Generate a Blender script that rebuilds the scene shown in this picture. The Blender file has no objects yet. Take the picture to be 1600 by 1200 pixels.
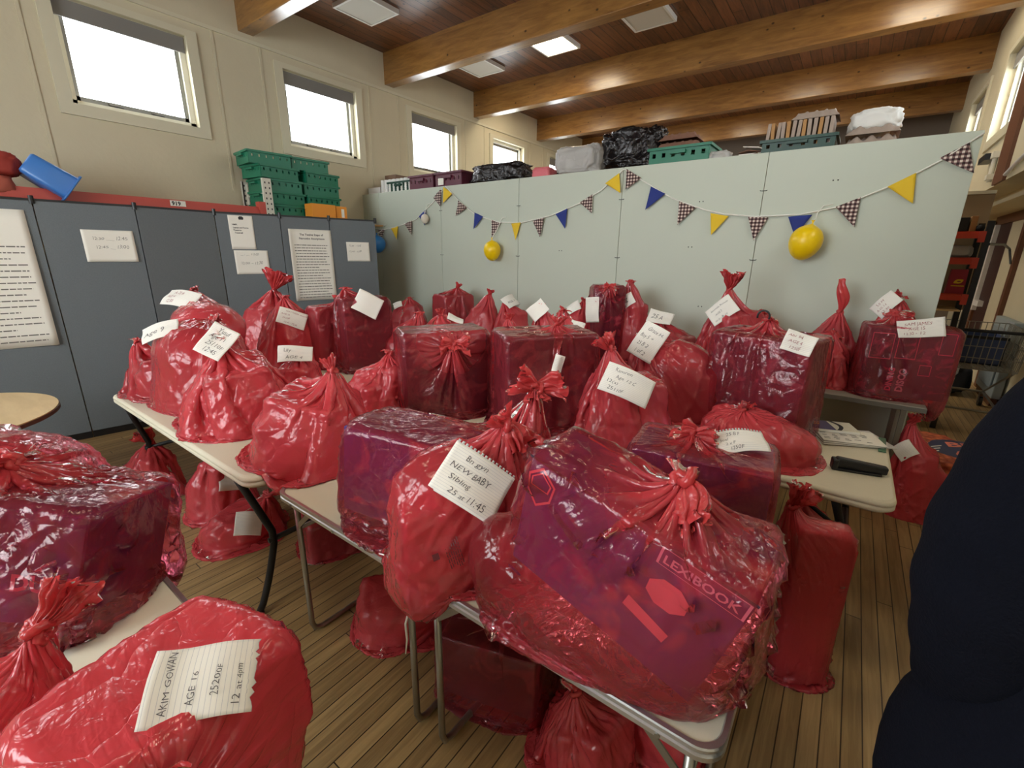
import bpy, bmesh, math, random
import numpy as np
from mathutils import Vector, Matrix, noise

R = math.radians
S = bpy.context.scene
COL = S.collection

# ------------------------------------------------------------------ camera, sky, light, exposure
cd = bpy.data.cameras.new('camera')
cam = bpy.data.objects.new('camera', cd)
COL.objects.link(cam)
S.camera = cam
cd.sensor_width = 36.0
cd.lens = 36.0 * 703.4 / 1600.0
cd.clip_start = 0.02
PITCH, ROLL, YAW, EYE = 0.28134, 0.01335, 0.63325, 1.64
_f = Vector((-math.sin(YAW) * math.cos(PITCH), math.cos(YAW) * math.cos(PITCH), -math.sin(PITCH)))
_r = Vector((math.cos(YAW), math.sin(YAW), 0))
_u = _r.cross(_f)
_r2 = _r * math.cos(ROLL) + _u * math.sin(ROLL)
_u2 = -_r * math.sin(ROLL) + _u * math.cos(ROLL)
cam.matrix_world = Matrix(((_r2.x, _u2.x, -_f.x, 0), (_r2.y, _u2.y, -_f.y, 0), (_r2.z, _u2.z, -_f.z, EYE), (0, 0, 0, 1)))

world = bpy.data.worlds.new('overcast_sky')
S.world = world
world.use_nodes = True
wb = world.node_tree.nodes['Background']
wb.inputs[0].default_value = (0.93, 0.97, 1.0, 1)
wb.inputs[1].default_value = 8.5

S.view_settings.view_transform = 'Standard'
S.view_settings.look = 'None'
S.view_settings.gamma = 1.0
S.view_settings.use_curve_mapping = False
S.view_settings.exposure = 0.62
S.cycles.use_denoising = True
S.cycles.transparent_max_bounces = 14
S.cycles.max_bounces = 7
S.cycles.diffuse_bounces = 4
S.cycles.glossy_bounces = 3
S.cycles.transmission_bounces = 4
S.cycles.sample_clamp_indirect = 6.0
S.cycles.sample_clamp_direct = 5.0
S.cycles.caustics_reflective = False
S.cycles.caustics_refractive = False

# room sizes (metres)
XL, XR, YB, YF, ZC = -6.0, 0.95, -3.4, 12.3, 4.39
WIN_Y = [-2.2, -0.17, 1.86, 3.89, 5.92, 7.95, 9.98]

def sky_portal(loc, rot, sx, sy):
    ld = bpy.data.lights.new('window_daylight', 'AREA')
    ld.shape = 'RECTANGLE'; ld.size = sx; ld.size_y = sy
    ld.cycles.is_portal = True
    o = bpy.data.objects.new('window_daylight', ld)
    o.location = loc; o.rotation_euler = rot
    COL.objects.link(o)
for y in WIN_Y:                                   # daylight comes in through the window openings
    sky_portal((XL - 0.14, y, 3.32), (0, R(-90), 0), 0.9, 1.1)
for y in (1.0, 3.05, 5.1, 7.15, 9.2):
    sky_portal((XR + 0.14, y, 3.32), (0, R(90), 0), 0.9, 1.1)
sky_portal((-2.6, YB - 0.14, 2.55), (R(90), 0, 0), 3.6, 2.3)
LAMP_POWER = 15.0

# ------------------------------------------------------------------ helpers
def srgb(*c):
    return tuple(((v / 255) / 12.92 if v / 255 <= 0.04045 else ((v / 255 + 0.055) / 1.055) ** 2.4) for v in c) + (1,)

def nd(nt, typ, **kw):
    n = nt.nodes.new(typ)
    for k, v in kw.items():
        if k == 'inp':
            for a, b in v.items(): n.inputs[a].default_value = b
        else: setattr(n, k, v)
    return n

def mat(name, col, rough=0.5, metal=0.0, spec=0.5, emit=None, noise_amt=0.0, noise_scale=20, bump=0.0, bump_scale=60, coat=0.0):
    m = bpy.data.materials.new(name); m.use_nodes = True
    nt = m.node_tree; b = nt.nodes['Principled BSDF']
    b.inputs['Base Color'].default_value = col
    b.inputs['Roughness'].default_value = rough
    b.inputs['Metallic'].default_value = metal
    b.inputs['Specular IOR Level'].default_value = spec
    b.inputs['Coat Weight'].default_value = coat
    if emit:
        b.inputs['Emission Color'].default_value = emit[0]; b.inputs['Emission Strength'].default_value = emit[1]
    if noise_amt or bump:
        tc = nd(nt, 'ShaderNodeTexCoord')
    if noise_amt:
        n = nd(nt, 'ShaderNodeTexNoise', inp={'Scale': noise_scale, 'Detail': 6.0, 'Roughness': 0.6})
        nt.links.new(tc.outputs['Object'], n.inputs['Vector'])
        mx = nd(nt, 'ShaderNodeMix', data_type='RGBA')
        mx.inputs[6].default_value = tuple(max(0, c * (1 - noise_amt)) for c in col[:3]) + (1,)
        mx.inputs[7].default_value = tuple(min(1, c * (1 + noise_amt)) for c in col[:3]) + (1,)
        nt.links.new(n.outputs['Fac'], mx.inputs[0]); nt.links.new(mx.outputs[2], b.inputs['Base Color'])
    if bump:
        n2 = nd(nt, 'ShaderNodeTexNoise', inp={'Scale': bump_scale, 'Detail': 4.0})
        nt.links.new(tc.outputs['Object'], n2.inputs['Vector'])
        bp = nd(nt, 'ShaderNodeBump', inp={'Strength': bump, 'Distance': 0.01})
        nt.links.new(n2.outputs['Fac'], bp.inputs['Height']); nt.links.new(bp.outputs['Normal'], b.inputs['Normal'])
    return m

class MB:
    """collects shapes in world coordinates; build() links them as one mesh object"""
    def __init__(s): s.bm = bmesh.new(); s.uv = None
    def box(s, c, size, rot=None, bev=0.0, seg=2):
        r = bmesh.ops.create_cube(s.bm, size=1.0); v = r['verts']
        M = Matrix.Translation(Vector(c)) @ (rot.to_4x4() if rot is not None else Matrix.Identity(4)) @ Matrix.Diagonal((*size, 1))
        bmesh.ops.transform(s.bm, matrix=M, verts=v)
        if bev:
            e = list({e for x in v for e in x.link_edges})
            bmesh.ops.bevel(s.bm, geom=e, offset=bev, segments=seg, affect='EDGES', profile=0.5)
        return s
    def b2(s, lo, hi, bev=0.0):
        return s.box([(a + b) / 2 for a, b in zip(lo, hi)], [abs(b - a) for a, b in zip(lo, hi)], bev=bev)
    def tube(s, pts, rad, n=10, close=False):
        pts = [Vector(p) for p in pts]; rings = []; N = len(pts)
        rr = rad if isinstance(rad, (list, tuple)) else [rad] * N
        t0 = (pts[1] - pts[0]).normalized()
        a = t0.orthogonal().normalized()
        for i, p in enumerate(pts):
            if close: t = (pts[(i + 1) % N] - pts[i - 1]).normalized()
            else: t = ((pts[min(i + 1, N - 1)] - pts[max(i - 1, 0)])).normalized()
            a = (a - t * a.dot(t)).normalized(); b = t.cross(a)
            rings.append([s.bm.verts.new(p + (a * math.cos(k * 2 * math.pi / n) + b * math.sin(k * 2 * math.pi / n)) * rr[i]) for k in range(n)])
        for i in range(N if close else N - 1):
            A, B = rings[i], rings[(i + 1) % N]
            for k in range(n): s.bm.faces.new((A[k], A[(k + 1) % n], B[(k + 1) % n], B[k]))
        if not close:
            s.bm.faces.new(rings[0][::-1]); s.bm.faces.new(rings[-1])
        return s
    def prism(s, poly, h, M=None):
        """polygon in local xy, extruded by h along local z"""
        M = M or Matrix.Identity(4)
        a = [s.bm.verts.new(M @ Vector((x, y, 0))) for x, y in poly]; b = [s.bm.verts.new(M @ Vector((x, y, h))) for x, y in poly]
        n = len(poly)
        s.bm.faces.new(a[::-1]); s.bm.faces.new(b)
        for i in range(n): s.bm.faces.new((a[i], a[(i + 1) % n], b[(i + 1) % n], b[i]))
        return s
    def quad(s, p):
        s.bm.faces.new([s.bm.verts.new(Vector(q)) for q in p]); return s
    def ball(s, c, rad, seg=16, rings=10, rot=None):
        r = bmesh.ops.create_uvsphere(s.bm, u_segments=seg, v_segments=rings, radius=1.0)
        rad = rad if isinstance(rad, (list, tuple)) else (rad,) * 3
        bmesh.ops.transform(s.bm, matrix=Matrix.Translation(Vector(c)) @ (rot.to_4x4() if rot is not None else Matrix.Identity(4)) @ Matrix.Diagonal((*rad, 1)), verts=r['verts']); return s
    def grid(s, P, close_u=False):
        """P: rows x cols of points"""
        V = [[s.bm.verts.new(Vector(p)) for p in row] for row in P]
        nc = len(V[0])
        for i in range(len(V) - 1):
            for j in range(nc if close_u else nc - 1):
                s.bm.faces.new((V[i][j], V[i][(j + 1) % nc], V[i + 1][(j + 1) % nc], V[i + 1][j]))
        return s
    def build(s, name, material, parent=None, smooth=False):
        me = bpy.data.meshes.new(name)
        bmesh.ops.recalc_face_normals(s.bm, faces=s.bm.faces)
        s.bm.to_mesh(me); s.bm.free()
        return link(name, me, material, parent, smooth)

def wloc(o):
    v = Vector((0, 0, 0))
    while o: v += o.location; o = o.parent
    return v

def link(name, me, material, parent=None, smooth=False):
    o = bpy.data.objects.new(name, me); COL.objects.link(o)
    for m in (material if isinstance(material, (list, tuple)) else [material]): me.materials.append(m)
    if smooth: me.polygons.foreach_set('use_smooth', [True] * len(me.polygons))
    if parent:
        o.parent = parent
        me.transform(Matrix.Translation(-wloc(parent)))
    return o

def tag(o, label=None, cat=None, group=None, kind=None):
    for k, v in (('label', label), ('category', cat), ('group', group), ('kind', kind)):
        if v: o[k] = v
    return o

def thing(name, label, cat, loc, group=None):
    o = bpy.data.objects.new(name, None); COL.objects.link(o); o.location = loc
    o.empty_display_size = 0.1
    return tag(o, label, cat, group)

def struct(o): o['kind'] = 'structure'; return o

def solo(mb, name, material, label, cat, group=None, smooth=False):
    return tag(mb.build(name, material, None, smooth), label, cat, group)

def dup(root, loc, rotz=0.0, label=None):
    r = root.copy(); COL.objects.link(r); r.location = loc; r.rotation_euler = (0, 0, rotz)
    if label: r['label'] = label
    for ch in list(root.children):
        c = ch.copy(); COL.objects.link(c); c.parent = r
        for g in list(ch.children):
            d = g.copy(); COL.objects.link(d); d.parent = c
    return r

def lettering(name, lines, origin, ax, ay, size, material, parent, gap=1.45, seed=0, wob=0.0, lift=0.0012, surf=None, bold=0.0):
    """writing as a mesh laid on a plane (or on a curved surface given by surf(s, t))"""
    rnd = random.Random(seed)
    an = ax.cross(ay).normalized()
    bmx = bmesh.new()
    for li, (tx, x, y, k, rot) in enumerate(lines):
        cu = bpy.data.curves.new('txt', 'FONT'); cu.body = tx; cu.size = size * k; cu.shear = 0.15 if wob else 0.0
        cu.resolution_u = 2; cu.offset = bold if not wob else -0.006 * size * k
        ob = bpy.data.objects.new('txt', cu); COL.objects.link(ob)
        dg = bpy.context.evaluated_depsgraph_get()
        me = bpy.data.meshes.new_from_object(ob.evaluated_get(dg))
        bpy.data.objects.remove(ob); bpy.data.curves.remove(cu)
        c, s_ = math.cos(rot), math.sin(rot)
        for v in me.vertices:
            px, py = v.co.x, v.co.y
            if wob:
                py = py * (1 + 0.22 * math.sin(px / size * 1.15 + seed)) + wob * size * math.sin(px / size * 2.1 + li * 1.7 + seed); px += 0.10 * size * math.sin(px / size * 1.7 + li + seed) + 0.12 * py * math.sin(px / size * 0.9 + seed * 2)
            qx, qy = x + px * c - py * s_, y + px * s_ + py * c
            v.co = (surf(qx, qy) + an * lift) if surf else origin + ax * qx + ay * qy + an * lift
        bmx.from_mesh(me); bpy.data.meshes.remove(me)
    out = bpy.data.meshes.new(name); bmx.to_mesh(out); bmx.free()
    return link(name, out, material, parent)
# ------------------------------------------------------------------ materials
def wood_mat(name, cols, plank=0.0, axis='Y', cross='X', rough=0.45, gap=0.02, stretch=14.0, knots=True, grain=0.5, coat=0.0, gapcol=(0.02, 0.012, 0.008, 1), gapfrac=0.05, length=2.4):
    """wood running along `axis`; boards of width `plank` laid side by side along `cross`"""
    m = bpy.data.materials.new(name); m.use_nodes = True
    nt = m.node_tree; L = nt.links.new; b = nt.nodes['Principled BSDF']
    b.inputs['Roughness'].default_value = rough; b.inputs['Coat Weight'].default_value = coat; b.inputs['Coat Roughness'].default_value = 0.25
    tc = nd(nt, 'ShaderNodeTexCoord'); sp = nd(nt, 'ShaderNodeSeparateXYZ'); L(tc.outputs['Object'], sp.inputs[0])
    mp = nd(nt, 'ShaderNodeMapping'); L(tc.outputs['Object'], mp.inputs[0])
    sc = {'X': 1.0, 'Y': 1.0, 'Z': 1.0}
    for k in sc: sc[k] = 1.2 if k == axis else stretch
    mp.inputs['Scale'].default_value = (sc['X'], sc['Y'], sc['Z'])
    n = nd(nt, 'ShaderNodeTexNoise', inp={'Scale': 2.2, 'Detail': 8.0, 'Roughness': 0.62, 'Distortion': 0.6}); L(mp.outputs[0], n.inputs['Vector'])
    ramp = nd(nt, 'ShaderNodeValToRGB'); ramp.color_ramp.elements[0].color = cols[0]; ramp.color_ramp.elements[1].color = cols[1]
    ramp.color_ramp.elements[0].position = 0.3; ramp.color_ramp.elements[1].position = 0.72
    fac = n.outputs['Fac']
    if plank:
        d = nd(nt, 'ShaderNodeMath', operation='DIVIDE'); L(sp.outputs[cross], d.inputs[0]); d.inputs[1].default_value = plank
        fl = nd(nt, 'ShaderNodeMath', operation='FLOOR'); L(d.outputs[0], fl.inputs[0])
        fr = nd(nt, 'ShaderNodeMath', operation='FRACT'); L(d.outputs[0], fr.inputs[0])
        w0 = nd(nt, 'ShaderNodeTexWhiteNoise', noise_dimensions='1D'); L(fl.outputs[0], w0.inputs['W'])
        ln = nd(nt, 'ShaderNodeMath', operation='MULTIPLY_ADD'); L(sp.outputs[axis], ln.inputs[0]); ln.inputs[1].default_value = 1.0 / length; L(w0.outputs['Value'], ln.inputs[2])
        fl2 = nd(nt, 'ShaderNodeMath', operation='FLOOR'); L(ln.outputs[0], fl2.inputs[0]); fr2 = nd(nt, 'ShaderNodeMath', operation='FRACT'); L(ln.outputs[0], fr2.inputs[0])
        ad = nd(nt, 'ShaderNodeMath', operation='MULTIPLY_ADD'); L(fl2.outputs[0], ad.inputs[0]); ad.inputs[1].default_value = 7.31; L(fl.outputs[0], ad.inputs[2])
        w1 = nd(nt, 'ShaderNodeTexWhiteNoise', noise_dimensions='1D'); L(ad.outputs[0], w1.inputs['W'])
        mm = nd(nt, 'ShaderNodeMath', operation='MULTIPLY_ADD'); L(w1.outputs['Value'], mm.inputs[0]); mm.inputs[1].default_value = 0.30; L(n.outputs['Fac'], mm.inputs[2])
        m2 = nd(nt, 'ShaderNodeMath', operation='SUBTRACT'); L(mm.outputs[0], m2.inputs[0]); m2.inputs[1].default_value = 0.15; fac = m2.outputs[0]
    L(fac, ramp.inputs[0]); col = ramp.outputs[0]
    if knots:
        vo = nd(nt, 'ShaderNodeTexVoronoi', inp={'Scale': 5.5}); mp2 = nd(nt, 'ShaderNodeMapping')
        mp2.inputs['Scale'].default_value = tuple(1.0 if k == axis else 1.4 for k in 'XYZ'); L(tc.outputs['Object'], mp2.inputs[0]); L(mp2.outputs[0], vo.inputs['Vector'])
        kr = nd(nt, 'ShaderNodeMapRange', inp={'From Min': 0.05, 'From Max': 0.12}); L(vo.outputs['Distance'], kr.inputs['Value'])
        mk = nd(nt, 'ShaderNodeMix', data_type='RGBA'); mk.inputs[6].default_value = tuple(c * 0.3 for c in cols[0][:3]) + (1,); L(kr.outputs[0], mk.inputs[0]); L(col, mk.inputs[7]); col = mk.outputs[2]
    if plank:
        g1 = nd(nt, 'ShaderNodeMath', operation='LESS_THAN'); L(fr.outputs[0], g1.inputs[0]); g1.inputs[1].default_value = gapfrac
        g2 = nd(nt, 'ShaderNodeMath', operation='LESS_THAN'); L(fr2.outputs[0], g2.inputs[0]); g2.inputs[1].default_value = gapfrac * plank / length
        g3 = nd(nt, 'ShaderNodeMath', operation='MAXIMUM'); L(g1.outputs[0], g3.inputs[0]); L(g2.outputs[0], g3.inputs[1])
        mg = nd(nt, 'ShaderNodeMix', data_type='RGBA'); L(g3.outputs[0], mg.inputs[0]); L(col, mg.inputs[6]); mg.inputs[7].default_value = gapcol; col = mg.outputs[2]
        bp = nd(nt, 'ShaderNodeBump', inp={'Strength': 0.5, 'Distance': 0.004}); bp.invert = True
        L(g3.outputs[0], bp.inputs['Height']); L(bp.outputs['Normal'], b.inputs['Normal'])
    L(col, b.inputs['Base Color'])
    return m

M = {}
M['floor'] = wood_mat('strip_floor', (srgb(138, 112, 74), srgb(178, 148, 102)), plank=0.062, axis='Y', cross='X', rough=0.42, stretch=20, knots=False, gapcol=srgb(62, 46, 28), gapfrac=0.07)
M['planks'] = wood_mat('ceiling_boards', (srgb(82, 52, 32), srgb(132, 84, 52)), plank=0.13, axis='Y', cross='X', rough=0.4, gapcol=srgb(34, 16, 10), gapfrac=0.07, length=3.1)
M['beam'] = wood_mat('varnished_beam', (srgb(120, 80, 38), srgb(170, 122, 64)), axis='X', rough=0.3, stretch=9, coat=0.5)
M['wall'] = mat('cream_render', srgb(205, 195, 168), 0.85, noise_amt=0.06, noise_scale=3, bump=0.15, bump_scale=25)
M['trim'] = mat('cream_gloss', srgb(210, 203, 178), 0.45)
M['wframe'] = mat('white_window_paint', srgb(232, 228, 212), 0.4, noise_amt=0.05)
M['farwall'] = mat('far_wall_board', srgb(120, 106, 94), 0.8, noise_amt=0.06, noise_scale=2)
M['part'] = mat('pale_blue_board', srgb(192, 198, 184), 0.55, noise_amt=0.015, noise_scale=2)
M['part_edge'] = mat('board_edge', srgb(170, 174, 160), 0.7)
M['felt'] = mat('grey_felt', srgb(112, 118, 122), 0.95, spec=0.1, noise_amt=0.16, noise_scale=130, bump=0.25, bump_scale=300)
M['black'] = mat('black_plastic', srgb(20, 20, 22), 0.4)
M['blackmetal'] = mat('black_steel', srgb(24, 24, 27), 0.45, 0.3)
M['steel'] = mat('brushed_steel', srgb(150, 148, 140), 0.35, 0.9)
M['alu'] = mat('aluminium', srgb(196, 198, 200), 0.3, 0.9)
M['top'] = mat('white_table_board', srgb(226, 220, 200), 0.5, noise_amt=0.03, noise_scale=6)
M['granite'] = mat('speckled_plastic', srgb(216, 208, 186), 0.55, noise_amt=0.07, noise_scale=220, bump=0.06, bump_scale=300)
M['greytop'] = mat('grey_laminate', srgb(150, 146, 136), 0.5)
M['maple'] = wood_mat('maple_top', (srgb(206, 176, 126), srgb(224, 196, 146)), axis='X', rough=0.4, stretch=6, knots=False)
M['edge_brown'] = mat('brown_table_edge', srgb(84, 50, 40), 0.5)
M['paper'] = mat('paper', srgb(236, 232, 222), 0.8)
M['ink'] = mat('pen_ink', srgb(92, 88, 90), 0.7)
M['redink'] = mat('red_pen', srgb(150, 60, 66), 0.7)
M['print'] = mat('black_print', srgb(48, 46, 46), 0.8)
M['faint'] = mat('grey_print', srgb(112, 108, 102), 0.8)
M['green'] = mat('green_crate', srgb(22, 112, 84), 0.4, noise_amt=0.08, noise_scale=8)
M['dkgreen'] = mat('dark_green_crate', srgb(14, 60, 48), 0.4, noise_amt=0.08, noise_scale=8)
M['maroon'] = mat('maroon_crate', srgb(92, 34, 54), 0.45)
M['orange'] = mat('orange_card', srgb(236, 152, 52), 0.6)
M['rackred'] = mat('rack_red', srgb(188, 74, 62), 0.45)
M['rackorange'] = mat('rack_orange_red', srgb(204, 66, 44), 0.45)
M['rackwhite'] = mat('rack_white', srgb(214, 210, 196), 0.5)
M['blue'] = mat('blue_tub', srgb(62, 118, 190), 0.35)
M['yellow'] = mat('yellow_fabric', srgb(228, 190, 44), 0.8)
M['navy'] = mat('navy_fabric', srgb(36, 52, 128), 0.8)
M['cord'] = mat('white_tape', srgb(232, 230, 222), 0.7)
M['byellow'] = mat('yellow_balloon', srgb(244, 204, 12), 0.32)
M['bblue'] = mat('blue_balloon', srgb(52, 132, 204), 0.3)
M['bwhite'] = mat('white_balloon', srgb(222, 212, 196), 0.4)
M['tan'] = mat('tan_board', srgb(170, 148, 118), 0.75, noise_amt=0.05, noise_scale=4)
M['brownpost'] = mat('brown_paint', srgb(102, 60, 34), 0.5)
M['darkbrown'] = mat('dark_brown_door', srgb(58, 28, 26), 0.5)
M['card'] = mat('brown_card', srgb(176, 132, 84), 0.8, noise_amt=0.05)
M['eggtray'] = mat('egg_tray_pulp', srgb(168, 150, 138), 0.95, noise_amt=0.1, noise_scale=40)
M['browntray'] = mat('brown_egg_tray', srgb(128, 92, 76), 0.9, noise_amt=0.1, noise_scale=40)
M['white'] = mat('white_plastic', srgb(232, 230, 226), 0.5)
M['blind'] = mat('grey_blind', srgb(128, 124, 120), 0.9)
M['lampoff'] = mat('unlit_diffuser', srgb(206, 202, 192), 0.6)
M['lampon'] = mat('lit_diffuser', srgb(255, 244, 214), 0.5, emit=((1.0, 0.88, 0.66, 1), LAMP_POWER))
M['jacket'] = mat('navy_fleece', srgb(13, 15, 24), 0.95, spec=0.1, noise_amt=0.25, noise_scale=160, bump=0.3, bump_scale=220)
M['trousers'] = mat('black_trousers', srgb(10, 10, 14), 0.9, spec=0.15)
M['skin'] = mat('skin', srgb(208, 160, 132), 0.55)
M['hair'] = mat('brown_hair', srgb(60, 42, 32), 0.6)

def gingham():
    m = bpy.data.materials.new('brown_gingham'); m.use_nodes = True
    nt = m.node_tree; b = nt.nodes['Principled BSDF']; b.inputs['Roughness'].default_value = 0.85
    tc = nd(nt, 'ShaderNodeTexCoord'); sp = nd(nt, 'ShaderNodeSeparateXYZ'); nt.links.new(tc.outputs['Object'], sp.inputs[0])
    out = []
    for a in 'XZ':
        x = nd(nt, 'ShaderNodeMath', operation='MULTIPLY'); nt.links.new(sp.outputs[a], x.inputs[0]); x.inputs[1].default_value = 1 / 0.028
        f = nd(nt, 'ShaderNodeMath', operation='FRACT'); nt.links.new(x.outputs[0], f.inputs[0])
        g = nd(nt, 'ShaderNodeMath', operation='LESS_THAN'); nt.links.new(f.outputs[0], g.inputs[0]); g.inputs[1].default_value = 0.52; out.append(g)
    s = nd(nt, 'ShaderNodeMath', operation='ADD'); nt.links.new(out[0].outputs[0], s.inputs[0]); nt.links.new(out[1].outputs[0], s.inputs[1])
    h = nd(nt, 'ShaderNodeMath', operation='MULTIPLY'); nt.links.new(s.outputs[0], h.inputs[0]); h.inputs[1].default_value = 0.5
    r = nd(nt, 'ShaderNodeValToRGB'); r.color_ramp.interpolation = 'LINEAR'
    r.color_ramp.elements[0].color = srgb(222, 208, 196); r.color_ramp.elements[1].color = srgb(46, 26, 28)
    e = r.color_ramp.elements.new(0.5); e.color = srgb(120, 92, 90)
    nt.links.new(h.outputs[0], r.inputs[0]); nt.links.new(r.outputs[0], b.inputs['Base Color'])
    return m
M['gingham'] = gingham()

def film(name, see, col, rough=0.3, bump=0.42, tint=(1.0, 0.50, 0.62), trans=0.4, uvscale=(26, 5), gloss=0.95):
    """thin coloured plastic film: part gloss, part light passing through diffusely, part clear"""
    m = bpy.data.materials.new(name); m.use_nodes = True
    nt = m.node_tree; L = nt.links.new; nt.nodes.clear()
    out = nd(nt, 'ShaderNodeOutputMaterial')
    pb = nd(nt, 'ShaderNodeBsdfDiffuse', inp={'Color': col})
    tl = nd(nt, 'ShaderNodeBsdfTranslucent', inp={'Color': col})
    tr = nd(nt, 'ShaderNodeBsdfTransparent', inp={'Color': tint + (1,)})
    m1 = nd(nt, 'ShaderNodeMixShader', inp={0: trans}); m2 = nd(nt, 'ShaderNodeMixShader'); m3 = nd(nt, 'ShaderNodeMixShader')
    gl = nd(nt, 'ShaderNodeBsdfGlossy', inp={'Color': (1, 0.93, 0.93, 1), 'Roughness': rough}); fr = nd(nt, 'ShaderNodeFresnel', inp={'IOR': 1.5}); fm = nd(nt, 'ShaderNodeMath', operation='MULTIPLY', use_clamp=True); fm.inputs[1].default_value = gloss
    L(fr.outputs[0], fm.inputs[0]); L(fm.outputs[0], m3.inputs[0])
    L(pb.outputs[0], m1.inputs[1]); L(tl.outputs[0], m1.inputs[2]); L(m1.outputs[0], m2.inputs[1]); L(tr.outputs[0], m2.inputs[2]); L(m2.outputs[0], m3.inputs[1]); L(gl.outputs[0], m3.inputs[2]); L(m3.outputs[0], out.inputs[0])
    uv = nd(nt, 'ShaderNodeUVMap'); mp = nd(nt, 'ShaderNodeMapping'); mp.inputs['Scale'].default_value = (uvscale[0], uvscale[1], 1); L(uv.outputs[0], mp.inputs[0])
    n1 = nd(nt, 'ShaderNodeTexNoise', inp={'Scale': 1.0, 'Detail': 3.0, 'Roughness': 0.55, 'Distortion': 0.8}); L(mp.outputs[0], n1.inputs['Vector'])
    tc = nd(nt, 'ShaderNodeTexCoord')
    nw = nd(nt, 'ShaderNodeTexNoise', inp={'Scale': 7.0, 'Detail': 2.0}); L(tc.outputs['Object'], nw.inputs['Vector'])
    mxv = nd(nt, 'ShaderNodeVectorMath', operation='MULTIPLY_ADD'); L(nw.outputs['Color'], mxv.inputs[0]); mxv.inputs[1].default_value = (0.09, 0.09, 0.09); L(tc.outputs['Object'], mxv.inputs[2])
    vo = nd(nt, 'ShaderNodeTexVoronoi', inp={'Scale': 9.0}); vo.feature = 'DISTANCE_TO_EDGE'; L(mxv.outputs[0], vo.inputs['Vector'])
    vs = nd(nt, 'ShaderNodeMath', operation='POWER', use_clamp=True); L(vo.outputs['Distance'], vs.inputs[0]); vs.inputs[1].default_value = 0.5
    vs2 = nd(nt, 'ShaderNodeMath', operation='MULTIPLY'); L(vs.outputs[0], vs2.inputs[0]); vs2.inputs[1].default_value = 0.55
    n2 = nd(nt, 'ShaderNodeTexNoise', inp={'Scale': 34.0, 'Detail': 2.0, 'Roughness': 0.5, 'Distortion': 1.5}); L(tc.outputs['Object'], n2.inputs['Vector'])
    a1 = nd(nt, 'ShaderNodeMath', operation='MULTIPLY_ADD'); L(n2.outputs['Fac'], a1.inputs[0]); a1.inputs[1].default_value = 0.22; L(vs2.outputs[0], a1.inputs[2])
    ad = nd(nt, 'ShaderNodeMath', operation='MULTIPLY_ADD'); L(n1.outputs['Fac'], ad.inputs[0]); ad.inputs[1].default_value = 0.9; L(a1.outputs[0], ad.inputs[2])
    su = nd(nt, 'ShaderNodeSeparateXYZ'); L(uv.outputs[0], su.inputs[0])          # the film lies in more layers where it is gathered to the tie
    mr = nd(nt, 'ShaderNodeMapRange', inp={'From Min': 0.84, 'From Max': 0.99, 'To Min': see, 'To Max': see * 0.3}); L(su.outputs['Y'], mr.inputs['Value']); L(mr.outputs[0], m2.inputs[0])
    bp = nd(nt, 'ShaderNodeBump', inp={'Strength': bump, 'Distance': 0.02}); L(ad.outputs[0], bp.inputs['Height'])
    L(bp.outputs['Normal'], gl.inputs['Normal']); L(bp.outputs['Normal'], fr.inputs['Normal']); L(bp.outputs['Normal'], pb.inputs['Normal'])
    return m
RED = srgb(250, 88, 98)
M['clear'] = film('clear_red_film', 0.76, RED, 0.15)
M['mid'] = film('red_film', 0.47, RED, 0.17)
M['dense'] = film('dense_red_film', 0.22, RED, 0.19)
M['knot'] = film('gathered_red_film', 0.08, srgb(242, 80, 84), 0.2, trans=0.45, uvscale=(14, 4))
M['blackfilm'] = film('black_film', 0.02, srgb(16, 16, 18), 0.25, bump=0.8, tint=(0.3, 0.3, 0.3), trans=0.02)
M['whitefilm'] = film('white_film', 0.3, srgb(245, 243, 240), 0.3, bump=0.7, tint=(0.95, 0.95, 0.95))

def printed(name, base, cols, scale=9.0, thr=0.55, rough=0.45):
    """a printed carton: plain ground with blotches of picture"""
    m = bpy.data.materials.new(name); m.use_nodes = True
    nt = m.node_tree; L = nt.links.new; b = nt.nodes['Principled BSDF']; b.inputs['Roughness'].default_value = rough
    tc = nd(nt, 'ShaderNodeTexCoord'); n = nd(nt, 'ShaderNodeTexNoise', inp={'Scale': scale, 'Detail': 3.0, 'Distortion': 0.8}); L(tc.outputs['Object'], n.inputs['Vector'])
    r = nd(nt, 'ShaderNodeValToRGB'); r.color_ramp.elements[0].color = base; r.color_ramp.elements[0].position = thr
    r.color_ramp.elements[1].color = cols[0]; r.color_ramp.elements[1].position = min(1, thr + 0.12)
    if len(cols) > 1:
        e = r.color_ramp.elements.new(min(0.99, thr + 0.2)); e.color = cols[1]
    L(n.outputs['Fac'], r.inputs[0]); L(r.outputs[0], b.inputs['Base Color'])
    return m
M['purplebox'] = printed('purple_toy_carton', srgb(66, 40, 118), (srgb(170, 86, 104), srgb(226, 160, 140)), 5.0, 0.53)
M['darkbox'] = printed('dark_carton', srgb(44, 34, 56), (srgb(130, 90, 96), srgb(90, 60, 90)), 8, 0.54)
M['navybox'] = printed('navy_carton', srgb(30, 28, 66), (srgb(150, 70, 110), srgb(200, 150, 160)), 12, 0.56)
M['brownbox'] = printed('brown_carton', srgb(112, 84, 66), (srgb(150, 110, 90),), 4, 0.6)
M['softgift'] = printed('soft_gift', srgb(150, 60, 70), (srgb(90, 40, 60), srgb(190, 120, 120)), 6, 0.5)
M['pinkgift'] = printed('pink_gift', srgb(220, 110, 120), (srgb(120, 50, 70),), 5, 0.6)

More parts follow.
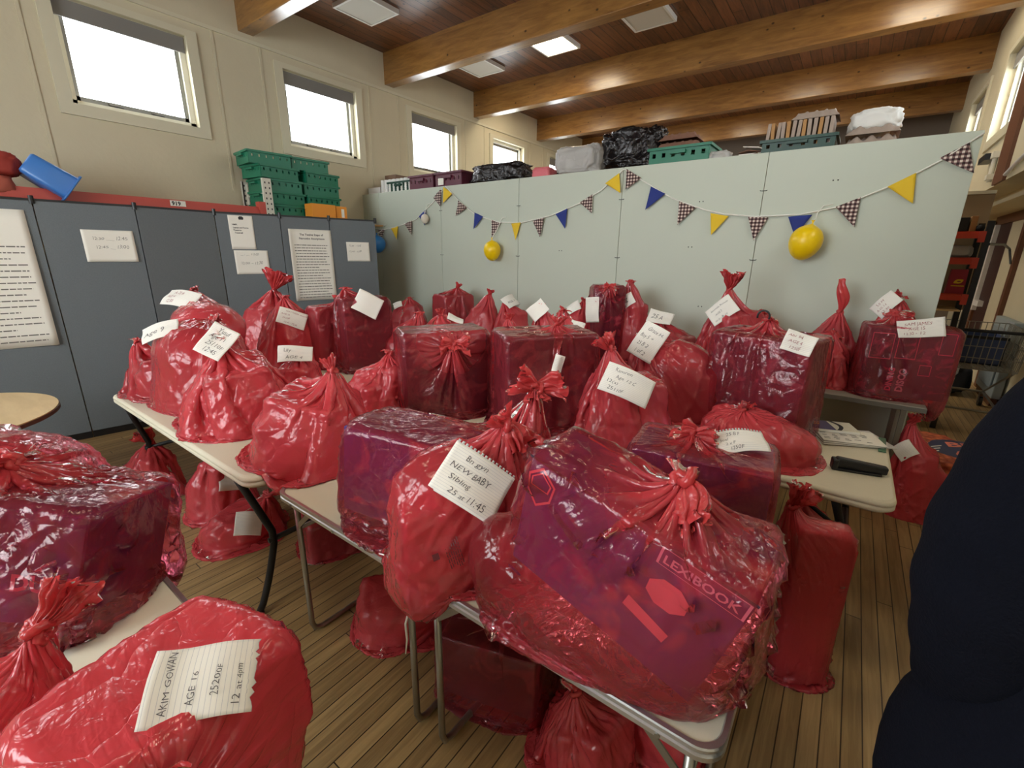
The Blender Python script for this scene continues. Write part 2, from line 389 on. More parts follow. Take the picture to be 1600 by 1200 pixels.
def lined():
    m = bpy.data.materials.new('lined_paper'); m.use_nodes = True
    nt = m.node_tree; L = nt.links.new; b = nt.nodes['Principled BSDF']; b.inputs['Roughness'].default_value = 0.8
    uv = nd(nt, 'ShaderNodeUVMap'); sp = nd(nt, 'ShaderNodeSeparateXYZ'); L(uv.outputs[0], sp.inputs[0])
    x = nd(nt, 'ShaderNodeMath', operation='MULTIPLY'); L(sp.outputs['Y'], x.inputs[0]); x.inputs[1].default_value = 1 / 0.008
    f = nd(nt, 'ShaderNodeMath', operation='FRACT'); L(x.outputs[0], f.inputs[0])
    g = nd(nt, 'ShaderNodeMath', operation='LESS_THAN'); L(f.outputs[0], g.inputs[0]); g.inputs[1].default_value = 0.1
    mx = nd(nt, 'ShaderNodeMix', data_type='RGBA'); L(g.outputs[0], mx.inputs[0]); mx.inputs[6].default_value = srgb(242, 238, 230); mx.inputs[7].default_value = srgb(206, 204, 206)
    L(mx.outputs[2], b.inputs['Base Color'])
    return m
M['lined'] = lined()
# ------------------------------------------------------------------ the room
struct(MB().b2((XL - 0.3, YB - 0.3, -0.1), (2.2, YF + 0.3, 0.0)).build('floor', M['floor']))
struct(MB().b2((XL - 0.3, YB - 0.3, ZC), (XR + 0.3, YF + 0.3, ZC + 0.12)).build('ceiling', M['planks']))

def holed_wall(name, x0, x1, holes, z0, z1, ya, yb, ends=None):
    """wall slab between x0 and x1 running in Y, with window holes (y0, y1, za, zb)"""
    m = MB(); ys = ya
    for (a, b, za, zb) in sorted(holes):
        m.b2((x0, ys, z0), (x1, a, z1)); m.b2((x0, a, z0), (x1, b, za)); m.b2((x0, a, zb), (x1, b, z1)); ys = b
    m.b2((x0, ys, z0), (x1, yb, z1))
    return struct(m.build(name, M['wall']))

HW, Z0, Z1 = 0.51, 2.91, 3.76                       # window half width, sill and head
holed_wall('wall_left', XL - 0.26, XL, [(y - HW, y + HW, Z0, Z1) for y in WIN_Y], 0, ZC, YB, YF)
RW = [1.0, 3.05, 5.1, 7.15, 9.2]
holed_wall('wall_right', XR, XR + 0.24, [(y - HW, y + HW, Z0, Z1) for y in RW], 2.34, ZC, YB, YF)
struct(MB().b2((XR, YB, 0), (XR + 0.24, 3.9, 2.34)).build('wall_right_lower', M['wall']))
struct(MB().b2((1.62, 3.9, 0), (2.1, YF, 2.34)).b2((XR + 0.24, 3.9, 2.26), (1.62, YF, 2.34)).b2((XR + 0.24, 3.8, 0), (2.1, 3.9, 2.34)).build('wall_alcove', M['wall']))
struct(MB().b2((XL - 0.2, YF, 0), (2.1, YF + 0.2, ZC)).build('wall_far', M['farwall']))
bm_ = MB()
bm_.b2((XL - 0.2, YB - 0.2, 0), (-4.4, YB, ZC)).b2((-0.8, YB - 0.2, 0), (XR + 0.2, YB, ZC)).b2((-4.4, YB - 0.2, 0), (-0.8, YB, 1.4)).b2((-4.4, YB - 0.2, 3.7), (-0.8, YB, ZC))
struct(bm_.build('wall_back', M['wall']))
gm = bpy.data.materials.new('window_glass'); gm.use_nodes = True
_nt = gm.node_tree; _nt.nodes.clear(); _o = nd(_nt, 'ShaderNodeOutputMaterial')
_a = nd(_nt, 'ShaderNodeBsdfTransparent', inp={'Color': (0.96, 0.98, 0.98, 1)}); _g = nd(_nt, 'ShaderNodeBsdfGlossy', inp={'Roughness': 0.02}); _mx = nd(_nt, 'ShaderNodeMixShader', inp={0: 0.06})
_nt.links.new(_a.outputs[0], _mx.inputs[1]); _nt.links.new(_g.outputs[0], _mx.inputs[2]); _nt.links.new(_mx.outputs[0], _o.inputs[0])
M['glass'] = gm

def window(n, x, y, side, blind=True):
    """side = +1: the room lies towards +x of the wall face x"""
    s = side
    def X(d): return x + s * d
    root = bpy.data.objects.new('window_%d' % n, None); COL.objects.link(root); root.location = (x, y, (Z0 + Z1) / 2); struct(root)
    m = MB()                                                        # cover strip on the room side
    w = 0.1
    for lo, hi in (((-HW - w, Z0 - w), (HW + w, Z0)), ((-HW - w, Z1), (HW + w, Z1 + w * 0.6)), ((-HW - w, Z0), (-HW, Z1)), ((HW, Z0), (HW + w, Z1))):
        m.b2((X(0), y + lo[0], lo[1]), (X(0.022), y + hi[0], hi[1]))
    m.build('architrave', M['trim'], root)
    m = MB()                                                        # fixed frame, deep in the opening
    for lo, hi in (((-HW, Z0), (HW, Z0 + 0.045)), ((-HW, Z1 - 0.045), (HW, Z1)), ((-HW, Z0), (-HW + 0.05, Z1)), ((HW - 0.05, Z0), (HW, Z1))):
        m.b2((X(-0.17), y + lo[0], lo[1]), (X(-0.06), y + hi[0], hi[1]))
    m.build('window_frame', M['wframe'], root)
    m = MB(); q = 0.05
    for lo, hi in (((-HW + q, Z0 + q), (HW - q, Z0 + q + 0.04)), ((-HW + q, Z1 - q - 0.04), (HW - q, Z1 - q)), ((-HW + q, Z0 + q), (-HW + q + 0.035, Z1 - q)), ((HW - q - 0.035, Z0 + q), (HW - q, Z1 - q))):
        m.b2((X(-0.14), y + lo[0], lo[1]), (X(-0.1), y + hi[0], hi[1]))
    sash = m.build('sash', M['steel'], root)
    for dy in (-0.22, 0.12):
        MB().b2((X(-0.1), y + dy, Z0 + 0.06), (X(-0.07), y + dy + 0.11, Z0 + 0.085)).build('stay', M['steel'], sash)
    MB().b2((X(-0.125), y - HW + 0.05, Z0 + 0.05), (X(-0.12), y + HW - 0.05, Z1 - 0.05)).build('window_pane', M['glass'], root)
    if blind:
        MB().b2((X(-0.045), y - HW + 0.01, Z1 - 0.15), (X(-0.03), y + HW - 0.01, Z1 - 0.01)).build('blind', M['blind'], root)
for i, y in enumerate(WIN_Y): window(i + 1, XL, y, 1, i != 5)
for i, y in enumerate(RW): window(i + 11, XR, y, -1)
m = MB(); 
for a, b in ((-4.4, -4.3), (-2.65, -2.55), (-0.9, -0.8)): m.b2((a, YB - 0.14, 1.4), (b, YB - 0.06, 3.7))
m.b2((-4.4, YB - 0.14, 1.4), (-0.8, YB - 0.06, 1.48)).b2((-4.4, YB - 0.14, 3.62), (-0.8, YB - 0.06, 3.7))
_w = m.build('window_20', M['wframe']); struct(_w)
MB().b2((-4.35, YB - 0.105, 1.45), (-0.85, YB - 0.1, 3.65)).build('window_pane', M['glass'], _w)

# beams across the room, each a beam of its own
for i, y in enumerate((-1.13, 0.9, 2.92, 4.93, 6.9, 8.95, 10.98)):
    struct(MB().b2((XL - 0.02, y, 3.99), (XR + 0.02, y + 0.17, ZC + 0.02), bev=0.008).build('beam', M['beam']))
# thin cover strips and a cable duct on the left wall
struct(MB().b2((XL, YB, 3.90), (XL + 0.02, YF, 3.935)).build('trim_1', M['trim']))
m = MB()
for y in (0.42, 1.12, 2.62, 3.12, 4.62, 5.15, 6.66, 7.18, 8.7, 9.2, 10.7):
    m.b2((XL, y, 2.3), (XL + 0.008, y + 0.025, 3.9))
struct(m.build('trim_2', M['wall']))
struct(MB().b2((XL, YB, 0), (XL + 0.02, YF, 0.12)).build('baseboard_left', M['trim']))
struct(MB().b2((1.60, 3.9, 0), (1.62, 8.38, 0.12)).build('baseboard_right', M['brownpost']))

# ------------------------------------------------------------------ ceiling lights
def light_panel(x, y, on, label):
    t = thing('ceiling_light', label, 'ceiling light', (x, y, ZC), 'square panel lights between the ceiling beams')
    m = MB(); a, b = 0.26, 0.27
    m.b2((x - a, y - b, ZC - 0.05), (x + a, y - b + 0.025, ZC)).b2((x - a, y + b - 0.025, ZC - 0.05), (x + a, y + b, ZC))
    m.b2((x - a, y - b + 0.025, ZC - 0.05), (x - a + 0.025, y + b - 0.025, ZC)).b2((x + a - 0.025, y - b + 0.025, ZC - 0.05), (x + a, y + b - 0.025, ZC))
    m.build('frame', M['white'], t)
    MB().b2((x - a + 0.025, y - b + 0.025, ZC - 0.042), (x + a - 0.025, y + b - 0.025, ZC - 0.03)).build('diffuser', M['lampon' if on else 'lampoff'], t)
light_panel(-3.80, 6.02, True, 'lit square ceiling panel glowing warm white between the beams')
light_panel(-5.12, 6.06, False, 'unlit square ceiling panel nearest the window wall, past the first large beam')
light_panel(-2.50, 6.02, False, 'unlit square ceiling panel to the right of the glowing one')
light_panel(-5.12, 4.0, False, 'unlit square ceiling panel at the top edge, before the first large beam')
# further lit panels of the same hall, hidden behind beams or out of the picture
for x, y, on in ((0.1, 6.02, True), (-3.8, 7.5, True), (-1.2, 7.5, True), (-2.5, 9.55, True), (0.1, 7.5, True), (-5.12, 7.5, True), (-1.2, 9.55, True), (-3.8, 9.55, True),
                 (-1.2, 2.0, True), (-1.2, -0.1, True)):
    light_panel(x, y, on, 'lit square ceiling panel of the hall, hidden behind beams or above the picture')

# ------------------------------------------------------------------ pale blue partition
PY = 4.37
part = bpy.data.objects.new('wall_partition', None); COL.objects.link(part); part.location = (-1.9, PY, 0); struct(part)
for k in range(-1, 4):
    x0 = -4.368 + 1.22 * k
    MB().b2((x0 + 0.002, PY, 0.0), (x0 + 1.218, PY + 0.02, 2.44), bev=0.002).build('panel', M['part'], part)
Mr = Matrix.Translation((-5.59, PY, 0)) @ Matrix.Rotation(R(175), 4, 'Z')
MB().prism([(0, 0), (1.0, 0), (1.0, -0.02), (0, -0.02)], 2.44, Mr).build('panel', M['part'], part)
m = MB()
for k in range(0, 4):
    x0 = -4.368 + 1.22 * k
    for z in (2.16, 1.62, 1.05):
        m.tube([(x0 - 0.025, PY - 0.001, z), (x0 - 0.02, PY - 0.006, z - 0.004), (x0 + 0.02, PY - 0.006, z - 0.004), (x0 + 0.025, PY - 0.001, z)], 0.003, 6)
for x, z in ((-1.2, 2.1), (-1.25, 1.72), (-3.5, 1.7), (-2.6, 1.68), (-0.25, 2.2), (-1.1, 1.2)):
    m.ball((x, PY, z), 0.005, 8, 6).ball((x + 0.03, PY, z), 0.005, 8, 6)
m.build('tie', M['black'], part)
for x in (-5.0, -3.2, -1.4, 0.3):                                       # studs on the hidden side keep it upright
    MB().b2((x, PY + 0.02, 0), (x + 0.05, PY + 0.1, 2.4)).build('stud', M['tan'], part)

# ------------------------------------------------------------------ grey folding display screen with notices
SB = [(-5.36, 0.18), (-5.27, 0.80), (-5.17, 1.42), (-5.20, 2.06), (-5.02, 2.62), (-4.90, 3.12), (-4.74, 3.63)]
SB.insert(0, (-5.50, -0.44)); SB.insert(0, (-5.44, -1.06))
scr = thing('display_screen', 'long grey felt folding display screen standing along the window wall', 'display screen', (-5.1, 1.6, 0))
def seg(i):
    a, b = Vector((*SB[i], 0)), Vector((*SB[i + 1], 0)); d = (b - a).normalized(); n = Vector((d.y, -d.x, 0))
    return a, b, d, n                                                  # n points into the room (+x side)
for i in range(len(SB) - 1):
    a, b, d, n = seg(i); Lg = (b - a).length
    Mm = Matrix(((d.x, n.x, 0, a.x), (d.y, n.y, 0, a.y), (0, 0, 1, 0.06), (0, 0, 0, 1)))
    MB().prism([(0.004, 0), (Lg - 0.004, 0), (Lg - 0.004, -0.03), (0.004, -0.03)], 1.93, Mm).build('panel', M['felt'], scr)
    for zz, hh, nm in ((1.93, 0.018, 'top_rail'), (-0.06, 0.06, 'kick_rail')):
        MB().prism([(0.002, 0.002), (Lg - 0.002, 0.002), (Lg - 0.002, -0.032), (0.002, -0.032)], hh, Mm @ Matrix.Translation((0, 0, zz))).build(nm, M['black'], scr)
    MB().tube([(b.x, b.y, 1.97), (b.x, b.y, 2.03)], 0.016, 10).build('hinge_cap', M['black'], scr)

def on_screen(p):
    """nearest screen panel: returns (i, s along it)"""
    best = None
    for i in range(len(SB) - 1):
        a, b, d, n = seg(i); s = (Vector((p[0], p[1], 0)) - a).dot(d)
        e = abs((Vector((p[0], p[1], 0)) - a).dot(n)) + (0 if 0 <= s <= (b - a).length else 5)
        if best is None or e < best[0]: best = (e, i, s)
    return best[1], best[2]

def sheet(name, label, cat, i, s0, s1, z0, z1, material, lines=(), dashes=(), group=None, curl=0.0, tilt=0.0, size=0.03, ink='faint', bend=0.0, wob=0.0):
    a, b, d, n = seg(i); rt = thing(name, label, cat, a + d * (s0 + s1) / 2 + n * 0.004 + Vector((0, 0, z0)), group)
    W, H = s1 - s0, z1 - z0; o = a + d * s0 + n * 0.004 + Vector((0, 0, z0)); up = Vector((0, 0, 1))
    c, sn = math.cos(tilt), math.sin(tilt)
    ax, ay = d * c + up * sn, up * c - d * sn
    def sf(x, y):
        q = curl * ((x / W - 0.5) ** 2) * 4 * (1 - y / H) + bend * max(0, (0.12 - x / W)) * 0.6
        return o + ax * x + ay * y + n * (0.001 + q)
    nx, ny = 14, 10
    me = MB(); me.grid([[sf(W * k / nx, H * j / ny) for k in range(nx + 1)] for j in range(ny + 1)])
    p = me.build('sheet', material, rt, True)
    md = p.modifiers.new('thickness', 'SOLIDIFY'); md.thickness = 0.0006
    if lines: lettering('writing', lines, o, ax, ay, size, M[ink], rt, wob=wob, surf=sf, seed=int(z0 * 100), bold=0.0006)
    if dashes:
        m = MB(); rnd = random.Random(len(label))
        for (x0, x1, y, h) in dashes:
            x = x0
            while x < x1:
                w = min(rnd.uniform(0.012, 0.05) * (h / 0.008), x1 - x)
                m.quad([sf(x, y) + n * 0.0015, sf(x + w, y) + n * 0.0015, sf(x + w, y + h) + n * 0.0015, sf(x, y + h) + n * 0.0015]); x += w + h * 0.7
        m.build('printed_text', M['faint'], rt)
    return rt
# notices on the grey screen
def dash_rows(n, x0, x1, y1, dy, h, short=0.6, seed=1):
    r = random.Random(seed); return [(x0, x1 - (r.random() * short * (x1 - x0) if k % 3 == 2 else r.random() * 0.03), y1 - k * dy, h) for k in range(n)]
sheet('poster', 'large curling printed poster of text rows at the left edge of the grey screen', 'poster', 2, -0.06, 0.57, 0.86, 1.92, M['paper'],
      dashes=dash_rows(17, 0.04, 0.59, 0.78, 0.046, 0.009, 0.5, 3), curl=0.02)
sheet('handwritten_notice', 'white sheet with handwritten times 12:30-12:45 and 12:45-13:00 on the screen', 'notice', 3, 0.24, 0.58, 1.53, 1.79, M['paper'],
      [('12:30 ___ 12:45', 0.06, 0.18, 1, 0), ('12:45 __ 13:00', 0.075, 0.11, 1, 0)], size=0.036, wob=0.06, curl=0.012)
nt_ = sheet('printed_notice', 'white printed page with a small crest above the 12:00 sheet', 'notice', 5, 0.11, 0.33, 1.65, 1.98, M['paper'],
      [('NMFL', 0.03, 0.235, 1, 0), ('Leaves and Forms', 0.035, 0.205, 1, 0), ('Theatrics', 0.035, 0.18, 1, 0), ('Tonewell', 0.045, 0.155, 1, 0)], size=0.019, ink='print')
a_, b_, d_, n_ = seg(5)
c_ = a_ + d_ * 0.225 + n_ * 0.007 + Vector((0, 0, 1.955))
MB().prism([(-0.02, -0.016), (0.02, -0.016), (0.024, 0.004), (0.012, 0.016), (-0.012, 0.016), (-0.024, 0.004)], 0.0005, Matrix(((d_.x, 0, n_.x, c_.x), (d_.y, 0, n_.y, c_.y), (0, 1, 0, c_.z), (0, 0, 0, 1)))).build('crest', M['print'], nt_)
sheet('handwritten_notice', 'white sheet handwritten with 12:00-12:30 below the printed page', 'notice', 5, 0.12, 0.43, 1.40, 1.64, M['paper'],
      [('__ : __ 12:00', 0.05, 0.19, 0.9, 0), ('12:00 ~ 12:30', 0.05, 0.10, 1, 0)], size=0.036, wob=0.06, curl=0.01)
sheet('poster', 'tall printed Twelve Steps poster curling at its left edge on the screen', 'poster', 6, 0.06, 0.52, 1.10, 1.87, M['paper'],
      [('The Twelve Steps of', 0.12, 0.705, 1, 0), ('Narcotics Anonymous', 0.11, 0.665, 1, 0)], dash_rows(20, 0.045, 0.42, 0.60, 0.03, 0.008, 0.5, 8), size=0.03, ink='print', curl=0.012, bend=0.4)
sheet('handwritten_notice', 'small white handwritten sheet at the far right end of the grey screen', 'notice', 7, 0.17, 0.44, 1.53, 1.75, M['paper'],
      [('12:30 - 12:45', 0.03, 0.17, 0.9, 0), ('12:45 - 13:00', 0.03, 0.105, 0.9, 0)], size=0.03, wob=0.06, curl=0.01)

# ------------------------------------------------------------------ red pallet racking behind the screen
rk = thing('storage_rack', 'red and white steel storage rack behind the grey screen, marked 919', 'storage rack', (-5.65, 2.0, 0))
MB().b2((-5.49, 0.2, 2.02), (-5.43, 2.62, 2.07)).b2((-5.49, 0.2, 2.07), (-5.45, 2.62, 2.105)).build('beam', M['rackred'], rk)
MB().b2((-5.95, 0.2, 2.02), (-5.89, 2.62, 2.105)).build('beam', M['rackred'], rk)
MB().b2((-5.5, 2.62, 1.96), (-5.42, 2.69, 2.16)).build('connector', M['rackred'], rk)
_p = MB().b2((-5.428, 1.78, 2.045), (-5.426, 1.91, 2.095)).build('number_plate', M['paper'], rk)
lettering('number', [('919', 0.012, 0.008, 1, 0)], Vector((-5.426, 1.78, 2.045)), Vector((0, 1, 0)), Vector((0, 0, 1)), 0.05, M['print'], _p, bold=0.002)
for xx in (-5.44, -5.93):
    m = MB().b2((xx - 0.02, 2.69, 0), (xx + 0.02, 2.705, 2.41)).b2((xx + 0.0, 2.69, 0), (xx + 0.02, 2.78, 2.41))
    up_ = m.build('upright', M['rackwhite'], rk)
    m = MB()
    for k in range(18):
        m.b2((xx + 0.02, 2.705, 1.42 + k * 0.055), (xx + 0.021, 2.718, 1.44 + k * 0.055)).b2((xx + 0.02, 2.75, 1.42 + k * 0.055), (xx + 0.021, 2.763, 1.44 + k * 0.055))
    m.build('slots', M['print'], up_)
    MB().b2((xx - 0.02, 0.15, 0), (xx + 0.02, 0.2, 2.3)).build('upright', M['rackwhite'], rk)
MB().tube([(-5.9, 2.74, 2.24), (-5.46, 2.74, 2.27)], 0.014, 8).build('brace', M['rackwhite'], rk)
MB().tube([(-5.9, 2.74, 2.38), (-5.9, 2.74, 2.02)], 0.014, 8).build('brace', M['rackwhite'], rk)
MB().b2((-5.93, 0.2, 1.985), (-5.44, 4.3, 2.005)).build('shelf_board', M['card'], rk)

# ------------------------------------------------------------------ vented crates
def crate(name, material, label, cat, loc, size, rotz=0.0, group=None, flare=0.012):
    """stacking crate: tapered walls with slots and a rim; loc = centre of its base"""
    w, d, h = size; t = thing(name, label, cat, loc, group); x, y, z = loc
    m = MB(); th = 0.012
    def wall(ax, sgn, half, other):
        n = 6
        for lo, hi in ((0, 0.5), (0.72, 0.9)):                       # solid strips below and above the slots
            m.b2(*[tuple(v) for v in side(ax, sgn, half, other, -other, other, lo * h, hi * h)])
        for k in range(n + 1):                                        # ribs between slots
            c = -other + 2 * other * k / n
            m.b2(*[tuple(v) for v in side(ax, sgn, half, other, max(-other, c - 0.028), min(other, c + 0.028), 0.5 * h, 0.72 * h)])
    def side(ax, sgn, half, other, a, b, za, zb):
        f = sgn * half
        if ax == 'x': return (x + f - th / 2, y + a, z + za), (x + f + th / 2, y + b, z + zb)
        return (x + a, y + f - th / 2, z + za), (x + b, y + f + th / 2, z + zb)
    for sgn in (-1, 1):
        wall('x', sgn, w / 2 - 0.015, d / 2 - 0.015); wall('y', sgn, d / 2 - 0.015, w / 2 - 0.015)
    m.b2((x - w / 2 + 0.01, y - d / 2 + 0.01, z), (x + w / 2 - 0.01, y + d / 2 - 0.01, z + 0.01))
    m.build('body', material, t)
    m = MB()
    for sgn in (-1, 1):
        m.b2((x + sgn * (w / 2 - 0.006) - 0.014, y - d / 2, z + h - 0.022), (x + sgn * (w / 2 - 0.006) + 0.014, y + d / 2, z + h))
        m.b2((x - w / 2, y + sgn * (d / 2 - 0.006) - 0.014, z + h - 0.022), (x + w / 2, y + sgn * (d / 2 - 0.006) + 0.014, z + h))
    m.build('rim', material, t)
    for sgn in (-1, 1): MB().b2((x - 0.07, y + sgn * d / 2 - 0.02, z + h * 0.62), (x + 0.07, y + sgn * d / 2 + 0.014, z + h * 0.78)).build('handle', material, t)
    t.rotation_euler = (0, 0, rotz)
    return t
GC = 'green crates stacked on the rack behind the screen'
ord_ = ['bottom', 'second', 'third', 'fourth', 'topmost']
c0 = crate('storage_crate', M['green'], 'bottom green crate of the nearer tall stack behind the screen', 'crate', (-5.66, 2.95, 2.02), (0.40, 0.47, 0.133), 0, GC)
for k in range(1, 5):
    dup(c0, (-5.66 + 0.02 * (k % 2), 2.95 - 0.05 * (k - 2) * (k > 2), 2.02 + k * 0.135), R((-3, 3, -4, 4, -6)[k]), ['', 'second green crate up in the nearer stack behind the white upright', 'middle green crate of the nearer stack behind the screen', 'green crate just below the top of the nearer stack', 'tilted topmost green crate of the nearer stack, below the second window'][k])
for k in range(4):
    dup(c0, (-5.66, 3.44 - 0.12 * (k == 3), 2.02 + (k + 1) * 0.135), R((3, -3, 4, -4)[k]), ['lowest green crate of the farther stack, above the orange boxes', 'second green crate of the farther stack beside the partition', 'third green crate up, rim high, in the farther stack', 'topmost green crate of the farther stack under the second window sill'][k])
dup(c0, (-5.68, 3.44, 2.02 + 0.0), 0, 'green crate behind the orange boxes, base of the farther stack')
c_orange = MB().b2((-5.44, 3.16, 2.02), (-5.28, 3.47, 2.185), 0.003); solo(c_orange, 'card_box', M['orange'], 'plain bright orange card box below the farther crate stack', 'box', 'orange boxes beside the crates')
t = thing('card_box', 'narrower orange box with a pale printed end next to the partition', 'box', (-5.37, 3.55, 2.02), 'orange boxes beside the crates')
MB().b2((-5.44, 3.49, 2.02), (-5.30, 3.64, 2.18), 0.003).build('body', M['orange'], t); MB().b2((-5.30, 3.56, 2.05), (-5.298, 3.60, 2.15)).build('printed_label', M['paper'], t)
MB().b2((-5.6, 3.1, 2.005), (-5.25, 3.7, 2.02)).build('shelf_edge', M['card'], rk)

# blue tub lying on its side, and a red pack at the left end
def tub():
    t = thing('plastic_tub', 'large blue plastic tub tipped on its side above the screen', 'tub', (-5.5, 0.95, 2.05))
    Mt = Matrix.Translation((-5.50, 0.97, 2.20)) @ Matrix.Rotation(R(-4), 4, 'Z') @ Matrix.Rotation(R(-36), 4, 'X') @ Matrix.Scale(0.9, 4)
    m = MB(); P = []
    def ring(y, w, h, r):
        out = []
        for k in range(32):
            a = 2 * math.pi * k / 32; ca, sa = math.cos(a), math.sin(a); e = 0.28
            out.append(Mt @ Vector((math.copysign(abs(ca) ** e, ca) * w, y, math.copysign(abs(sa) ** e, sa) * h)))
        return out
    P = [ring(-0.17, 0.02, 0.01, 0), ring(-0.17, 0.155, 0.085, 0), ring(-0.155, 0.17, 0.098, 0), ring(0.15, 0.19, 0.115, 0), ring(0.15, 0.215, 0.14, 0), ring(0.165, 0.215, 0.14, 0), ring(0.165, 0.18, 0.105, 0), ring(-0.14, 0.16, 0.09, 0), ring(-0.14, 0.02, 0.01, 0)]
    m.grid(P[:4], True); m.build('body', M['blue'], t, True)
    m = MB().grid(P[3:7], True); m.build('rim', M['blue'], t, True)
    m = MB().grid(P[6:], True); m.build('inside', M['blue'], t, True)
tub()

t = thing('red_bag', 'red padded bag cut by the left edge above the grey screen', 'bag', (-5.55, 0.6, 2.03))
# ------------------------------------------------------------------ goods on the shelf behind the partition
sh = thing('storage_shelf', 'high steel shelf standing behind the pale blue partition', 'shelf', (-2.9, 4.75, 0))
MB().b2((-6.0, 4.48, 2.40), (0.4, 5.0, 2.43)).build('shelf_board', M['card'], sh)
for x in (-5.9, -3.2, -0.6, 0.33):
    for y in (4.5, 4.96): MB().b2((x, y, 0), (x + 0.04, y + 0.04, 2.40)).build('post', M['rackwhite'], sh)
SZ = 2.43
_t = thing('card_box', 'small white open carton at the far left end on the partition shelf', 'box', (-6.0, 4.6, SZ))
def hollow(m, lo, hi, t=0.006):
    x0, y0, z0 = lo; x1, y1, z1 = hi
    m.b2((x0, y0, z0), (x1, y1, z0 + t)).b2((x0, y0, z0), (x0 + t, y1, z1)).b2((x1 - t, y0, z0), (x1, y1, z1)).b2((x0, y0, z0), (x1, y0 + t, z1)).b2((x0, y1 - t, z0), (x1, y1, z1)); return m
hollow(MB(), (-5.98, 4.5, SZ), (-5.7, 4.75, SZ + 0.11)).build('body', M['white'], _t)
m = MB().box((-6.06, 4.62, SZ + 0.125), (0.16, 0.25, 0.004), Matrix.Rotation(R(12), 3, 'Y')); m.build('flap', M['white'], _t)
# paper rolls in a block, standing at the corner
_j = 0
for r_ in range(2):
    for k in range(8):
        x = -5.68 + k * 0.083; y = 4.55 + r_ * 0.1
        t = thing('paper_cup_stack', 'white stack of paper cups, upright in the row at the partition corner', 'cup stack', (x, y, SZ), 'white cup stacks at the partition corner')
        m = MB()
        for q in range(9):
            z = SZ + q * 0.022
            m.tube([(x, y, z), (x, y, z + 0.012), (x, y, z + 0.012), (x, y, z + 0.021)], [0.036, 0.037, 0.04, 0.04], 14)
        m.build('cups', M['white'], t, False)
t = thing('card_box', 'brown and white picture carton beside the white cup stacks', 'box', (-5.75, 4.8, SZ))
MB().b2((-5.86, 4.72, SZ), (-5.62, 4.95, SZ + 0.30), 0.004).build('body', M['brownbox'], t)
crate('storage_crate', M['dkgreen'], 'dark green crate low beside the maroon crates on the partition shelf', 'crate', (-5.32, 4.68, SZ), (0.48, 0.34, 0.16), 0)
mc = crate('storage_crate', M['maroon'], 'left maroon crate of two on the partition shelf', 'crate', (-4.86, 4.68, SZ), (0.48, 0.36, 0.2), 0, 'maroon crates on the partition shelf')
dup(mc, (-4.36, 4.68, SZ), 0, 'right maroon crate with a white ticket, next to the black wrapped pack')
_tk = MB().b2((-4.53, 4.496, SZ + 0.05), (-4.43, 4.498, SZ + 0.13)); 
solo(_tk, 'paper_ticket', M['paper'], 'small white ticket on the right maroon crate', 'ticket')

def lump(name, lo, hi, material, parent, seed, amp=0.12, n=40, power=0.5, crease=1.0, freq=7.0):
    """wrapped bundle: a rounded block with creased film"""
    rows = []; cx, cy = (lo[0] + hi[0]) / 2, (lo[1] + hi[1]) / 2; wx, wy, wz = (hi[0] - lo[0]) / 2, (hi[1] - lo[1]) / 2, hi[2] - lo[2]
    o = Vector((seed * 3.7, seed * 1.3, seed))
    uvs = []
    for i in range(n + 1):
        v = i / n * math.pi; row = []
        for j in range(2 * n):
            u = j / (2 * n) * 2 * math.pi
            sx, sy, sz = math.sin(v) * math.cos(u), math.sin(v) * math.sin(u), -math.cos(v)
            f = lambda q: math.copysign(abs(q) ** power, q)
            p = Vector((f(sx), f(sy), f(sz)))
            s_ = noise.noise(Vector((sx, sy, sz)) * 1.7 + o) * amp * 1.6 + crease * (0.5 - abs(noise.noise(Vector((sx, sy, sz)) * freq * 0.5 + o))) * amp + noise.noise(Vector((sx * 2, sy * 2, sz)) * freq + o) * amp * 0.5
            p = p * (0.9 + s_)
            z = lo[2] + max(0.0, (p.z * 0.5 + 0.5)) * wz
            row.append((cx + p.x * wx, cy + p.y * wy, z))
        rows.append(row)
    ob = MB().grid(rows, True).build(name, material, parent, True)
    return ob
lump('body', (-5.7, 0.46, 2.16), (-5.36, 0.84, 2.36), mat('red_canvas', srgb(150, 48, 38), 0.7), bpy.data.objects['red_bag'], 21.0, 0.08, 28)
lump('pocket', (-5.68, 0.48, 2.03), (-5.40, 0.78, 2.2), mat('salmon_canvas', srgb(176, 88, 70), 0.7), bpy.data.objects['red_bag'], 22.0, 0.06, 24)
t = thing('wrapped_pack', 'low black film wrapped pack of goods next to the maroon crate', 'wrapped pack', (-3.65, 4.7, SZ))
lump('film', (-4.08, 4.5, SZ), (-3.2, 4.92, SZ + 0.25), M['blackfilm'], t, 1.0, 0.1)
t = thing('wrapped_pack', 'small pink and white packet beside the black pack on the shelf', 'wrapped pack', (-3.0, 4.65, SZ))
lump('film', (-3.14, 4.55, SZ), (-2.88, 4.8, SZ + 0.15), M['pinkgift'], t, 2.0, 0.08)
crate('crate_lid', M['dkgreen'], 'flat dark green crate behind the pink packet', 'crate', (-3.05, 4.88, SZ), (0.5, 0.2, 0.1), 0)
t = thing('wrapped_pack', 'clear film bale with brown goods on the partition shelf', 'wrapped pack', (-2.54, 4.7, SZ))
lump('film', (-2.82, 4.5, SZ), (-2.26, 4.92, SZ + 0.33), M['whitefilm'], t, 3.0, 0.1)
lump('goods', (-2.68, 4.56, SZ + 0.01), (-2.4, 4.86, SZ + 0.26), M['brownbox'], t, 4.0, 0.05)
t = thing('rubbish_bag', 'big shiny black bin bag heaped on the partition shelf', 'bin bag', (-1.98, 4.72, SZ))
